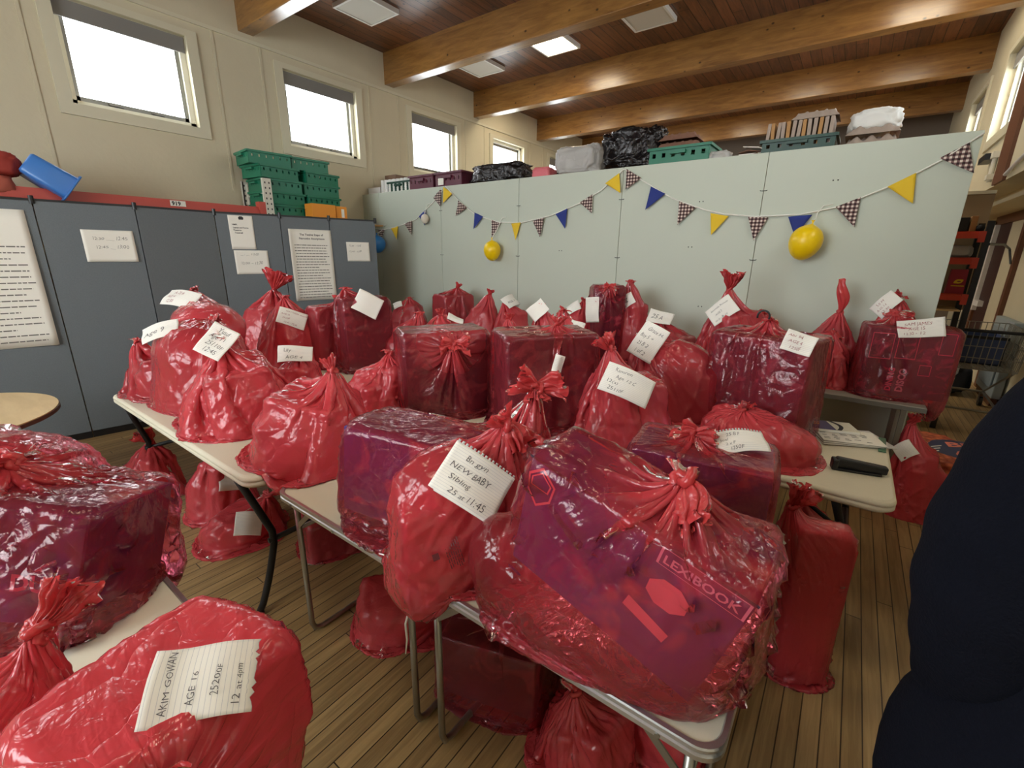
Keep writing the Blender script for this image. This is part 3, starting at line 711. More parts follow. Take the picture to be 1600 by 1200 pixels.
lump('film', (-2.3, 4.48, SZ), (-1.66, 4.98, SZ + 0.42), M['blackfilm'], t, 5.5, 0.16, 56, 0.62)
crate('storage_crate', M['green'], 'bright green handled crate holding brown egg trays on the partition shelf', 'crate', (-1.48, 4.7, SZ), (0.56, 0.38, 0.17), 0)

def egg_tray(lo, hi, name, material, label, rows=2, cols=6, upside=False):
    t = thing(name, label, 'egg tray', ((lo[0] + hi[0]) / 2, (lo[1] + hi[1]) / 2, lo[2])); nx, ny = 72, 40; P = []
    for j in range(ny + 1):
        r_ = []
        for i in range(nx + 1):
            a, b = i / nx, j / ny
            e = min(1.0, 8 * min(a, 1 - a), 8 * min(b, 1 - b))
            s_ = (math.cos(a * cols * 2 * math.pi) * math.cos(b * rows * 2 * math.pi)) * 0.25 + 0.75
            r_.append((lo[0] + (hi[0] - lo[0]) * a, lo[1] + (hi[1] - lo[1]) * b, lo[2] + (hi[2] - lo[2]) * e * s_))
        P.append(r_)
    MB().grid(P).build('pulp_tray', material, t, True)
    return t
egg_tray((-1.72, 4.54, SZ + 0.165), (-1.30, 4.84, SZ + 0.23), 'egg_tray', M['browntray'], 'brown egg tray lying in the bright green crate', 2, 6)
egg_tray((-1.69, 4.56, SZ + 0.235), (-1.34, 4.82, SZ + 0.30), 'egg_tray', M['browntray'], 'upper brown egg tray stacked over the bright green crate', 2, 5)
t = thing('wrapped_pack', 'crumpled clear bag of scraps right of the bright green crate', 'wrapped pack', (-1.14, 4.62, SZ))
lump('film', (-1.22, 4.52, SZ), (-1.04, 4.72, SZ + 0.10), M['whitefilm'], t, 6.5, 0.14, 24)
t = thing('paper_pile', 'loose pale papers lying on the shelf left of the dark green crate', 'paper pile', (-0.9, 4.62, SZ))
for k in range(4): MB().box((-0.92 + 0.03 * k, 4.6, SZ + 0.02 + 0.02 * k), (0.2, 0.16, 0.006), Matrix.Rotation(R(-14 + 9 * k), 3, 'Y') @ Matrix.Rotation(R(20 * k), 3, 'Z')).build('paper', M['paper'] if k % 2 else M['browntray'], t)
crate('storage_crate', M['dkgreen'], 'dark green crate packed with pale cartons on the partition shelf', 'crate', (-0.545, 4.68, SZ), (0.52, 0.36, 0.125), 0)
for k in range(13):
    x = -0.77 + k * 0.036
    o = MB().box((x, 4.68, SZ + 0.135), (0.026, 0.26, 0.24), Matrix.Rotation(R(random.Random(k).uniform(-4, 4)), 3, 'Y'), bev=0.003)
    solo(o, 'carton', M['card'] if k % 3 == 1 else M['eggtray'], 'slim pale card carton upright in the dark green crate', 'carton', 'pale cartons packed in the dark green crate')
egg_tray((-0.62, 4.56, SZ + 0.26), (-0.30, 4.82, SZ + 0.325), 'egg_tray', M['eggtray'], 'grey egg tray lying on top of the pale cartons', 2, 5)
egg_tray((-0.26, 4.54, SZ), (0.11, 4.84, SZ + 0.10), 'egg_tray', M['eggtray'], 'grey egg tray under the white bag at the right end of the shelf', 1, 4)
egg_tray((-0.24, 4.55, SZ + 0.10), (0.09, 4.83, SZ + 0.17), 'egg_tray', M['eggtray'], 'upper grey egg tray inside the mouth of the white bag', 1, 4)
t = thing('carrier_bag', 'white plastic carrier bag draped over egg trays at the shelf end', 'carrier bag', (-0.08, 4.7, SZ + 0.1))
lump('film', (-0.24, 4.56, SZ + 0.12), (0.09, 4.86, SZ + 0.29), M['white'], t, 8.2, 0.12, 36, 0.6)

# ------------------------------------------------------------------ bunting on the partition
FY = PY - 0.012
cordp = [(-6.5, 2.4), (-6.21, 2.15), (-5.85, 1.99), (-5.5, 1.945), (-5.15, 1.99), (-4.83, 2.06), (-4.5, 2.25), (-4.25, 2.43), (-4.17, 2.36), (-3.96, 2.20), (-3.76, 2.08), (-3.42, 1.99), (-3.1, 1.975), (-2.72, 2.035), (-2.38, 2.14), (-2.14, 2.25), (-1.92, 2.42), (-1.86, 2.40), (-1.75, 2.32), (-1.63, 2.25), (-1.44, 2.14), (-1.15, 2.03), (-0.99, 1.99), (-0.74, 1.96), (-0.42, 1.965), (-0.18, 2.01), (0.13, 2.15), (0.33, 2.275), (0.51, 2.42)]
bt = thing('bunting', 'string of yellow, navy and gingham bunting swagged along the partition', 'bunting', (-2.5, FY, 2.1))
def cy(x): return FY if x > -5.59 else FY + (-5.59 - x) * math.tan(R(5))
m = MB()
m.tube([(x, cy(x) - 0.004, z) for x, z in cordp], 0.006, 6); m.build('cord', M['cord'], bt, True)
FL = (((-4.47, 2.31), (-4.32, 2.41), (-4.34, 2.2), 'g'), ((-4.29, 2.43), (-4.14, 2.34), (-4.29, 2.24), 'y'), ((-4.04, 2.26), (-3.9, 2.17), (-4.08, 2.08), 'g'), ((-3.78, 2.11), (-3.65, 2.06), (-3.79, 1.92), 'b'), ((-3.52, 2.02), (-3.39, 1.98), (-3.51, 1.82), 'g'), ((-3.23, 1.97), (-3.1, 1.98), (-3.16, 1.79), 'y'), ((-2.94, 1.99), (-2.79, 2.02), (-2.83, 1.82), 'g'), ((-2.65, 2.05), (-2.51, 2.1), (-2.52, 1.9), 'b'), ((-2.37, 2.15), (-2.23, 2.22), (-2.22, 2.04), 'g'), ((-2.1, 2.31), (-1.96, 2.39), (-1.93, 2.21), 'y'), ((-1.89, 2.42), (-1.74, 2.33), (-1.88, 2.24), 'g'), ((-1.64, 2.25), (-1.5, 2.18), (-1.67, 2.05), 'b'), ((-1.37, 2.11), (-1.22, 2.05), (-1.36, 1.91), 'g'), ((-1.09, 2.0), (-0.94, 1.97), (-1.06, 1.82), 'y'), ((-0.79, 1.96), (-0.64, 1.95), (-0.72, 1.77), 'g'), ((-0.5, 1.95), (-0.34, 1.96), (-0.43, 1.80), 'b'), ((-0.2, 2.01), (-0.06, 2.07), (-0.06, 1.86), 'g'), ((0.08, 2.13), (0.22, 2.21), (0.24, 2.01), 'y'), ((0.32, 2.29), (0.45, 2.37), (0.51, 2.18), 'g'), ((-4.75, 2.10), (-4.61, 2.18), (-4.63, 1.98), 'b'), ((-5.04, 2.01), (-4.89, 2.05), (-4.9, 1.87), 'g'), ((-5.33, 1.96), (-5.18, 1.99), (-5.21, 1.81), 'y'), ((-5.62, 1.95), (-5.47, 1.945), (-5.56, 1.79), 'g'), ((-6.05, 2.06), (-5.92, 2.01), (-6.02, 1.88), 'b'), ((-6.32, 2.25), (-6.19, 2.15), (-6.28, 2.05), 'y'), ((-6.51, 2.40), (-6.40, 2.31), (-6.5, 2.2), 'g'))
for i, (a, b, c, k) in enumerate(FL):
    n = 6; P = []; rnd = random.Random(i)
    bow = rnd.uniform(-0.01, 0.012)
    for r_ in range(n + 1):
        v = r_ / n; row = []
        for q in range(n + 1):
            u = q / n
            x = (a[0] * (1 - u) + b[0] * u) * (1 - v) + c[0] * v; z = (a[1] * (1 - u) + b[1] * u) * (1 - v) + c[1] * v
            row.append((x, cy(x) - 0.008 - 0.012 * v * v - bow * math.sin(u * math.pi) * (1 - v) - 0.004, z))
        P.append(row)
    fo = MB().grid(P).build('flag', {'g': M['gingham'], 'y': M['yellow'], 'b': M['navy']}[k], bt, True)
    sd = fo.modifiers.new('cloth', 'SOLIDIFY'); sd.thickness = 0.0015

# ------------------------------------------------------------------ balloons
def balloon(x, y, z, rad, material, label, string_to, tilt=0.0, squash=1.15):
    t = thing('balloon', label, 'balloon', (x, y, z)); m = MB(); P = []; N = 28
    Mt = Matrix.Translation((x, y, z)) @ Matrix.Rotation(tilt, 4, 'Y')
    for i in range(N + 1):
        v = i / N * math.pi; r_ = math.sin(v) * rad * (1 + 0.10 * math.cos(v) * -1) ; zz = -math.cos(v) * rad * squash
        if v > 2.6: r_ *= 1 - (v - 2.6) * 0.15; zz += (v - 2.6) ** 2 * rad * 0.35
        P.append([Mt @ Vector((math.cos(k / 32 * 2 * math.pi) * max(r_, 0.002), math.sin(k / 32 * 2 * math.pi) * max(r_, 0.002), zz)) for k in range(32)])
    m.grid(P, True).build('rubber_skin', material, t, True)
    top = P[-1][0]
    m = MB().tube([top, top + Vector((0, 0, 0.012)), top + Vector((0, 0, 0.025))], [0.006, 0.005, 0.014], 10); m.build('neck', material, t)
    m = MB(); e = Vector(string_to); m.tube([top + Vector((0, 0, 0.02)), (top + e) / 2 + Vector((0.006, -0.003, 0)), e, e + Vector((0.03, 0, 0.05)), e + Vector((0.09, -0.004, 0.06))], 0.004, 6); m.build('string', M['cord'], t)
balloon(-0.345, PY - 0.13, 1.75, 0.112, M['byellow'], 'larger yellow balloon hanging over the navy flag at the right', (-0.31, PY - 0.02, 1.97), R(10))
balloon(-3.44, PY - 0.11, 1.67, 0.098, M['byellow'], 'smaller yellow balloon hanging at the middle of the partition', (-3.40, PY - 0.02, 1.98), R(-3))
balloon(-5.53, PY - 0.12, 1.745, 0.115, M['bblue'], 'blue balloon hanging at the end of the grey screen', (-5.52, PY - 0.02, 1.95), 0, 1.02)
balloon(-4.6, PY - 0.06, 2.06, 0.05, M['bwhite'], 'small shrunken white balloon hanging below a navy flag', (-4.62, PY - 0.02, 2.19), 0, 1.2)
# ------------------------------------------------------------------ right-hand side: racking, door, alcove
rk = thing('pallet_rack', 'black storage rack with orange-red shelf beams past the partition end', 'storage rack', (0.5, 6.15, 0))
for z in (1.83, 1.60, 1.27, 0.75, 0.25):
    MB().b2((-0.6, 5.96, z), (0.885, 6.0, z + 0.05)).b2((-0.6, 5.98, z + 0.05), (0.885, 6.0, z + 0.062)).build('beam', M['rackorange'], rk)
    MB().b2((0.845, 5.95, z - 0.035), (0.89, 5.99, z + 0.06)).build('connector', M['rackorange'], rk)
    MB().b2((-0.6, 6.0, z + 0.02), (0.885, 6.4, z + 0.04)).build('shelf_board', M['darkbrown'], rk)
for x, y in ((0.885, 5.97), (0.885, 6.38), (-0.64, 5.97), (-0.64, 6.38)):
    MB().b2((x, y, 0), (x + 0.045, y + 0.04, 1.98)).build('upright', M['black'], rk)
solo(MB().b2((0.70, 6.08, 1.895), (0.775, 6.3, 2.02), 0.004), 'file_box', M['black'], 'upright black box on the top rack shelf beside the brown one', 'box')
solo(MB().b2((0.785, 6.08, 1.895), (0.83, 6.3, 2.03), 0.004), 'file_box', M['card'], 'slim brown card box on the top rack shelf', 'box')
t = thing('bottle', 'dark bottle lying at the end of the top rack shelf', 'bottle', (0.86, 6.1, 1.93))
MB().tube([(0.86, 6.06, 1.925), (0.86, 6.2, 1.925), (0.86, 6.24, 1.925), (0.86, 6.28, 1.925)], [0.028, 0.028, 0.012, 0.012], 14).build('body', M['black'], t, True); MB().tube([(0.86, 6.28, 1.925), (0.86, 6.3, 1.925)], 0.014, 12).build('cap', M['rackwhite'], t)
t = thing('wrapped_pack', 'clear film pack on the second rack shelf', 'wrapped pack', (0.77, 6.15, 1.66)); lump('film', (0.62, 6.0, 1.655), (0.86, 6.3, 1.78), M['whitefilm'], t, 9.1, 0.1, 24)
t = thing('gift_bag', 'crimson bag with a yellow emblem standing on the lowest seen rack shelf', 'bag', (0.79, 6.05, 1.33))
MB().prism([(-0.065, 0), (0.065, 0), (0.06, 0.23), (-0.055, 0.23)], 0.08, Matrix(((1, 0, 0, 0.79), (0, 0, 1, 5.99), (0, 1, 0, 1.325), (0, 0, 0, 1)))).build('body', mat('crimson_card', srgb(150, 26, 50), 0.5), t)
m = MB(); cx, cz = 0.8, 1.445
m.prism([(0.032 * math.cos(a / 20 * 6.2832), 0.02 * math.sin(a / 20 * 6.2832) + 0.012 * math.cos(a / 20 * 6.2832) ** 3) for a in range(20)], 0.001, Matrix(((1, 0, 0, cx), (0, 0, 1, 5.987), (0, 1, 0, cz), (0, 0, 0, 1)))); m.build('emblem', M['yellow'], t)
m = MB().prism([(0.015 * math.cos(a / 12 * 6.2832), 0.006 * math.sin(a / 12 * 6.2832)) for a in range(12)], 0.001, Matrix(((1, 0, 0, cx + 0.003), (0, 0, 1, 5.9855), (0, 1, 0, cz), (0, 0, 0, 1)))); m.build('emblem_centre', mat('crimson_print', srgb(120, 20, 40), 0.5), t)
MB().b2((0.755, 5.986, 1.40), (0.845, 5.988, 1.408)).build('printed_line', M['yellow'], t)
solo(MB().b2((0.62, 5.93, 1.17), (0.86, 6.4, 1.185), 0.002), 'board', M['maple'], 'loose pale wooden board at the foot of the rack shelves', 'board')
struct(MB().b2((0.3, 6.45, 1.15), (0.95, 6.5, 2.25)).build('trim_3', M['tan']))
struct(MB().b2((0.3, 6.42, 2.25), (0.95, 6.52, 2.28)).build('trim_4', M['trim']))
struct(MB().b2((0.925, 6.2, 2.34), (0.95, 6.62, 3.9)).build('trim_5', M['brownpost']))
m = MB().tube([(0.93, 6.85, 2.4), (0.93, 6.85, 2.62)], 0.02, 8).b2((0.9, 6.8, 2.62), (0.95, 6.9, 2.68)).b2((0.9, 6.8, 2.42), (0.95, 6.9, 2.47)); solo(m, 'pipe_bracket', M['rackwhite'], 'cream conduit with two clamps below the right-hand window', 'conduit')
solo(MB().b2((0.86, 6.9, 2.62), (0.94, 7.25, 2.68)), 'shelf_bar', M['black'], 'short black bar fixed under the right-hand window', 'bar')
solo(MB().tube([(0.93, 5.3, 2.50), (0.93, 5.9, 2.42), (0.93, 6.15, 2.38)], 0.016, 8), 'pipe', M['white'], 'white plastic pipe running along the wall over the door frame', 'pipe')
# dark doorway in the alcove wall
dr = bpy.data.objects.new('door_1', None); COL.objects.link(dr); dr.location = (1.6, 9.2, 0); struct(dr)
MB().b2((1.575, 8.40, 0), (1.62, 8.52, 2.2)).b2((1.575, 9.98, 0), (1.62, 10.1, 2.2)).b2((1.575, 8.40, 2.14), (1.62, 10.1, 2.26)).build('door_frame', M['brownpost'], dr)
MB().b2((1.60, 9.2, 0), (1.618, 9.95, 2.14)).build('door_leaf', M['darkbrown'], dr)
MB().b2((1.60, 8.52, 0), (1.618, 9.2, 2.14)).build('door_leaf', M['wall'], dr)
MB().b2((1.55, 9.86, 0.9), (1.60, 9.94, 2.14)).build('door_post', M['white'], dr)
MB().b2((1.54, 9.5, 0.98), (1.60, 9.92, 1.06)).build('push_plate', M['white'], dr)
solo(MB().tube([(0.93, 6.0, 1.78), (1.2, 7.0, 1.8), (1.52, 8.5, 1.78), (1.55, 8.4, 1.6)], 0.012, 8), 'strap', M['black'], 'black strap hanging across the dark doorway', 'strap')
t = thing('storage_unit', 'grey blue metal unit against the wall behind the trolley', 'unit', (1.5, 8.0, 0))
mu = mat('grey_blue_metal', srgb(150, 160, 164), 0.5)
MB().b2((1.52, 7.3, 0.1), (1.6, 8.15, 0.98), 0.01).build('body', mu, t); MB().b2((1.50, 7.4, 0.2), (1.52, 8.05, 0.88), 0.006).build('panel', mat('grey_blue_panel', srgb(126, 138, 146), 0.5), t)
MB().b2((1.53, 7.35, 0), (1.59, 8.1, 0.1)).build('plinth', M['brownpost'], t)

def trolley():
    t = thing('shopping_trolley', 'wire basket shopping trolley standing by the far right wall', 'trolley', (1.2, 6.9, 0))
    x0, x1, y0, y1, zb, zt = 0.93, 1.47, 6.45, 7.35, 0.56, 0.96
    m = MB()
    for k in range(12):
        f = k / 11; x = x0 + (x1 - x0) * f; 
        m.tube([(x, y0, zb), (x, y0 - 0.05, zt)], 0.004, 5).tube([(x, y1, zb), (x, y1 + 0.02, zt)], 0.004, 5).tube([(x, y0, zb), (x, y1, zb)], 0.004, 5)
    for k in range(18):
        f = k / 17; y = y0 + (y1 - y0) * f
        m.tube([(x0, y, zb), (x0 - 0.03, y, zt)], 0.004, 5).tube([(x1, y, zb), (x1 + 0.03, y, zt)], 0.004, 5).tube([(x0, y, zb), (x1, y, zb)], 0.004, 5)
    for q in (0, 0.3, 0.6, 1.0):
        z = zb + (zt - zb) * q; e = 0.03 * q
        m.tube([(x0 - e, y0 - 0.05 * q, z), (x1 + e, y0 - 0.05 * q, z), (x1 + e, y1, z), (x0 - e, y1, z)], 0.005, 5, True)
    m.build('wire_basket', M['steel'], t)
    MB().tube([(x0 - 0.04, y0 - 0.06, zt), (x1 + 0.04, y0 - 0.06, zt)], 0.016, 10).build('push_handle', M['black'], t); MB().tube([(x0 - 0.04, y0 - 0.06, zt), (x0 - 0.04, y1, zt)], 0.012, 8).build('rail', M['black'], t)
    m = MB()
    for x in (x0 + 0.03, x1 - 0.03): m.tube([(x, y0 - 0.02, zb), (x + 0.0, y1 - 0.05, 0.17), (x, y0, 0.13)], 0.013, 8)
    m.tube([(x0 + 0.03, y1 - 0.05, 0.17), (x1 - 0.03, y1 - 0.05, 0.17)], 0.012, 8).tube([(x0 + 0.03, y0, 0.13), (x1 - 0.03, y0, 0.13)], 0.012, 8); m.build('frame', M['steel'], t)
    for x in (x0 + 0.03, x1 - 0.03):
        for y in (y0, y1 - 0.05):
            w = MB().tube([(x - 0.015, y, 0.055), (x + 0.015, y, 0.055)], 0.055, 18).build('wheel', M['black'], t)
            MB().b2((x - 0.022, y - 0.02, 0.055), (x - 0.016, y + 0.02, 0.15)).b2((x + 0.016, y - 0.02, 0.055), (x + 0.022, y + 0.02, 0.15)).b2((x - 0.022, y - 0.02, 0.14), (x + 0.022, y + 0.02, 0.17)).build('caster_fork', M['steel'], t)
trolley()
t = thing('folded_clothes', 'dark blue and white bundle of cloth on the floor below the trolley', 'clothes', (1.2, 8.2, 0)); lump('bundle', (0.95, 7.6, 0), (1.4, 8.2, 0.42), mat('dark_cloth', srgb(40, 42, 50), 0.9), t, 11.0, 0.14, 28)
lump('white_cloth', (1.0, 7.6, 0.25), (1.25, 7.9, 0.45), M['white'], t, 12.0, 0.14, 24)
t = thing('storage_crate', 'blue plastic box in the trolley basket', 'crate', (1.19, 6.97, 0.57)); hollow(MB(), (0.98, 6.75, 0.57), (1.40, 7.2, 0.86), 0.012).build('body', mat('dull_blue_plastic', srgb(58, 74, 112), 0.5), t); MB().b2((0.97, 6.74, 0.84), (1.41, 6.76, 0.87)).b2((0.97, 7.19, 0.84), (1.41, 7.21, 0.87)).build('rim', M['black'], t)

# orange and navy net sack of produce on the floor
def produce_sack():
    t = thing('produce_sack', 'orange net sack with a navy printed top on the floor by the far tables', 'sack', (0.8, 4.45, 0))
    mo = bpy.data.materials.new('orange_net'); mo.use_nodes = True; nt = mo.node_tree; b = nt.nodes['Principled BSDF']; b.inputs['Roughness'].default_value = 0.6
    tc = nd(nt, 'ShaderNodeTexCoord'); w1 = nd(nt, 'ShaderNodeTexVoronoi', inp={'Scale': 26.0}); nt.links.new(tc.outputs['Object'], w1.inputs['Vector'])
    rp = nd(nt, 'ShaderNodeValToRGB'); rp.color_ramp.elements[0].color = srgb(240, 130, 82); rp.color_ramp.elements[1].color = srgb(150, 50, 24); rp.color_ramp.elements[1].position = 0.8
    nt.links.new(w1.outputs['Distance'], rp.inputs[0]); nt.links.new(rp.outputs[0], b.inputs['Base Color'])
    lump('net_body', (0.50, 4.12, 0.02), (0.92, 4.85, 0.30), mo, t, 14.0, 0.05, 40, 0.35)
    mp_ = mat('navy_plastic', srgb(40, 50, 92), 0.45)
    def sf(x, y): return Vector((0.62 + x - 0.25 * y * 0, 4.18 + y + x * 0.12, 0.262 + 0.05 * math.sin(min(1, max(0, y / 0.55)) * math.pi) * math.sin(min(1, max(0, x / 0.5)) * math.pi)))
    pn = MB().grid([[sf(0.36 * i / 16 - 0.06, 0.55 * j / 16) for i in range(17)] for j in range(17)]).build('printed_panel', mp_, t, True)
    sd = pn.modifiers.new('thickness', 'SOLIDIFY'); sd.thickness = 0.002; sd.offset = -1
    lettering('writing', [('BIRD', 0.16, 0.22, 1, 0.1), ('ORD', 0.2, 0.06, 1, 0.1)], Vector((0, 0, 0)), Vector((1, 0, 0)), Vector((0, 1, 0)), 0.15, mat('coral_print', srgb(232, 132, 112), 0.6), pn, surf=sf, lift=0.003, bold=0.004)
    m = MB()
    for k in range(4): m.grid([[sf(0.0 + 0.10 * i / 4 + 0.01 * k, 0.06 + 0.045 * k + 0.018 * j + 0.03 * i / 4) + Vector((0, 0, 0.003)) for i in range(5)] for j in range(2)])
    for k in range(4): m.grid([[sf(0.42 + 0.05 * i / 4, 0.1 + 0.1 * k + 0.04 * j) + Vector((0, 0, 0.003)) for i in range(5)] for j in range(2)])
    m.build('white_print', M['white'], pn)
    MB().b2((0.55, 4.18, 0.0), (0.90, 4.8, 0.05)).build('base', mp_, t)
produce_sack()

# ------------------------------------------------------------------ tables
def rounded(w, d, r, n=8):
    out = []
    for cx, cy_, a0 in ((w - r, r, -90), (w - r, d - r, 0), (r, d - r, 90), (r, r, 180)):
        for k in range(n + 1):
            a = R(a0 + 90 * k / n); out.append((cx + r * math.cos(a), cy_ + r * math.sin(a)))
    return out
def plastic_table(label, x0, y0, w, d, z=0.74, r=0.07, thick=0.055):
    t = thing('folding_table', label, 'table', (x0 + w / 2, y0 + d / 2, 0))
    m = MB(); P = []
    for (ins, zz) in ((0.05, z - thick), (0.012, z - thick), (0.0, z - thick + 0.012), (0.0, z - thick * 0.55), (0.004, z - thick * 0.5), (0.004, z - thick * 0.45), (0.0, z - thick * 0.4), (0.0, z - 0.014), (0.004, z - 0.005), (0.014, z)):
        P.append([(x0 + ins + px * (w - 2 * ins) / w, y0 + ins + py * (d - 2 * ins) / d, zz) for px, py in rounded(w, d, r)])
    m.grid(P, True)
    m.bm.verts.ensure_lookup_table(); n = len(P[0])
    m.bm.faces.new(m.bm.verts[:n]); m.bm.faces.new(m.bm.verts[-n:])
    top = m.build('tabletop', M['granite'], t)
    for p in top.data.polygons: p.use_smooth = p.normal.z < 0.9
    for k, xx in enumerate((x0 + 0.17, x0 + w - 0.17)):
        s_ = 1 if k == 0 else -1
        for yy, q in ((y0 + 0.08, 1), (y0 + d - 0.08, -1)):
            pts = []
            for i in range(13):
                f = i / 12; zc = (z - thick) * (1 - f)
                pts.append((xx - s_ * (0.09 * math.sin(f * math.pi * 0.75) - 0.02), yy + q * (0.10 * (1 - abs(2 * f - 0.9)) - 0.06), max(zc, 0.015)))
            MB().tube(pts, 0.016, 12).build('leg', M['blackmetal'], t, True)
            MB().tube([pts[-1], (pts[-1][0], pts[-1][1], 0.0)], 0.02, 10).build('foot', M['black'], t)
        MB().tube([(xx - s_ * 0.06, y0 + 0.09, 0.36), (xx - s_ * 0.06, y0 + d - 0.09, 0.36)], 0.013, 10).build('crossbar', M['blackmetal'], t, True)
        MB().tube([(xx - s_ * 0.06, y0 + d / 2, 0.36), (xx + s_ * 0.45, y0 + d / 2, z - thick)], 0.011, 8).build('brace', M['blackmetal'], t)
    return t
def metal_table(label, x0, y0, w, d, z=0.72, legs=(0.06, 0.06)):
    """board top in an aluminium rim on two folding U-shaped steel legs"""
    t = thing('folding_table', label, 'table', (x0 + w / 2, y0 + d / 2, 0))
    m = MB(); m.prism([(x0 + 0.012 + a * (w - 0.024) / w, y0 + 0.012 + b * (d - 0.024) / d) for a, b in rounded(w, d, 0.05)], 0.02, Matrix.Translation((0, 0, z - 0.024))); m.build('tabletop', M['top'], t)
    m = MB(); P = []
    for ins, zz in ((0.016, z - 0.006), (0.012, z), (0.002, z), (0.0, z - 0.004), (0.0, z - 0.010), (0.004, z - 0.013), (0.004, z - 0.019), (0.0, z - 0.022), (0.0, z - 0.034), (0.004, z - 0.038), (0.016, z - 0.038)):
        P.append([(x0 + ins + px * (w - 2 * ins) / w, y0 + ins + py * (d - 2 * ins) / d, zz) for px, py in rounded(w, d, 0.055)])
    m.grid(P, True); rim = m.build('rim', M['alu'], t)
    m = MB()
    for x in (x0 + 0.12, x0 + w * 0.5, x0 + w - 0.12): m.tube([(x, y0 - 0.003, z - 0.028), (x, y0 + 0.004, z - 0.028)], 0.006, 8)
    m.build('rivet', M['steel'], rim)
    for k in (0, 1):
        xx = x0 + legs[0] if k == 0 else x0 + w - legs[1]; s_ = 1 if k == 0 else -1
        ya, yb = y0 + 0.05, y0 + d - 0.05; pts = [(xx, ya, z - 0.03)]
        for (py, pz) in ((ya, 0.06), (ya + 0.012, 0.024), (ya + 0.045, 0.012), (yb - 0.045, 0.012), (yb - 0.012, 0.024), (yb, 0.06), (yb, z - 0.03)): pts.append((xx, py, pz))
        MB().tube(pts, 0.0115, 12).build('leg', M['steel'], t, True)
        MB().tube([(xx, ya, z - 0.18), (xx, yb, z - 0.18)], 0.009, 8).build('crossbar', M['steel'], t, True)
        for yy in (ya, yb):
            m = MB(); a = Vector((xx, yy, z - 0.17)); b = Vector((xx + s_ * 0.15, yy - 0.01, z - 0.03)); mid = (a + b) / 2; dd = b - a
            m.box(mid, (dd.length, 0.004, 0.02), Matrix.Rotation(-math.atan2(dd.z, dd.x), 3, 'Y')); m.build('brace', M['steel'], t)
    return t
plastic_table('white plastic folding table with black legs near the grey screen, left corner clear', -3.72, 0.69, 1.885, 0.76)
metal_table('white metal-rimmed folding table under the left of the front bags', -1.72, 0.74, 0.80, 0.60)
metal_table('white metal-rimmed folding table carrying the huge purple-boxed bag, rounded end bare', -0.915, 0.74, 0.875, 0.62)
plastic_table('white plastic folding table with stapler and papers at its right end', -1.55, 2.09, 1.84, 0.80)
metal_table('white metal-rimmed folding table at lower left, bare at one corner', -2.75, -0.42, 1.56, 0.72)
metal_table('small metal-rimmed table in the bottom left corner, under the nearest sack', -1.17, -0.55, 0.49, 0.72, 0.70)
plastic_table('white plastic folding table hidden under the middle bags', -1.98, 1.38, 1.84, 0.68)
plastic_table('white plastic folding table under the bags in front of the screen', -4.55, 1.50, 1.85, 0.74)
plastic_table('white plastic folding table hidden under bags behind the middle row', -3.45, 2.27, 1.84, 0.74)
tag(MB().tube([(-0.985, 0.782, 0.50), (-0.99, 0.772, 0.46), (-0.985, 0.77, 0.40), (-1.0, 0.772, 0.33)], [0.0035, 0.004, 0.0035, 0.002], 8).build('cable_tie', M['white']), 'thin white cable tie dangling from a steel table leg', 'cable tie')
def trestle(label, x0, y0, w, d, z=0.74):
    t = thing('table', label, 'table', (x0 + w / 2, y0 + d / 2, 0))
    MB().b2((x0, y0, z - 0.035), (x0 + w, y0 + d, z), 0.004).build('tabletop', M['greytop'], t)
    MB().b2((x0 - 0.001, y0 - 0.002, z - 0.033), (x0 + w + 0.002, y0, z - 0.004)).b2((x0 + w, y0, z - 0.033), (x0 + w + 0.002, y0 + d, z - 0.004)).build('edge_strip', mat('dark_edge', srgb(104, 100, 92), 0.5), t)
    for x in (x0 + 0.1, x0 + w - 0.1):
        for y in (y0 + 0.04, y0 + d - 0.07): MB().b2((x - 0.014, y, 0), (x + 0.014, y + 0.028, z - 0.035)).build('leg', M['steel'], t)
        MB().b2((x - 0.014, y0 + 0.07, z - 0.065), (x + 0.014, y0 + d - 0.07, z - 0.035)).build('rail', M['steel'], t)
trestle('grey-edged table at the far right carrying the dark patterned carton', -1.31, 3.70, 1.825, 0.62)
trestle('grey-edged table against the partition under the far middle bags', -3.15, 3.70, 1.825, 0.62)
trestle('grey-edged table by the end of the grey screen under far bags', -4.62, 3.55, 1.45, 0.62)
t = thing('round_table', 'round pale wooden table top with a brown edge at the left side', 'table', (-3.95, -0.13, 0))
cx, cy_ = -3.93, -0.1
m = MB().tube([(cx, cy_, 0.717), (cx, cy_, 0.722)], 0.575, 64); m.build('tabletop', M['maple'], t)
m = MB().tube([(cx, cy_, 0.695), (cx, cy_, 0.7165)], 0.58, 64); m.build('edge', M['edge_brown'], t)
m = MB().tube([(cx, cy_, 0), (cx, cy_, 0.03), (cx, cy_, 0.05), (cx, cy_, 0.66), (cx, cy_, 0.695)], [0.28, 0.28, 0.04, 0.04, 0.12], 24); m.build('pedestal', M['black'], t)

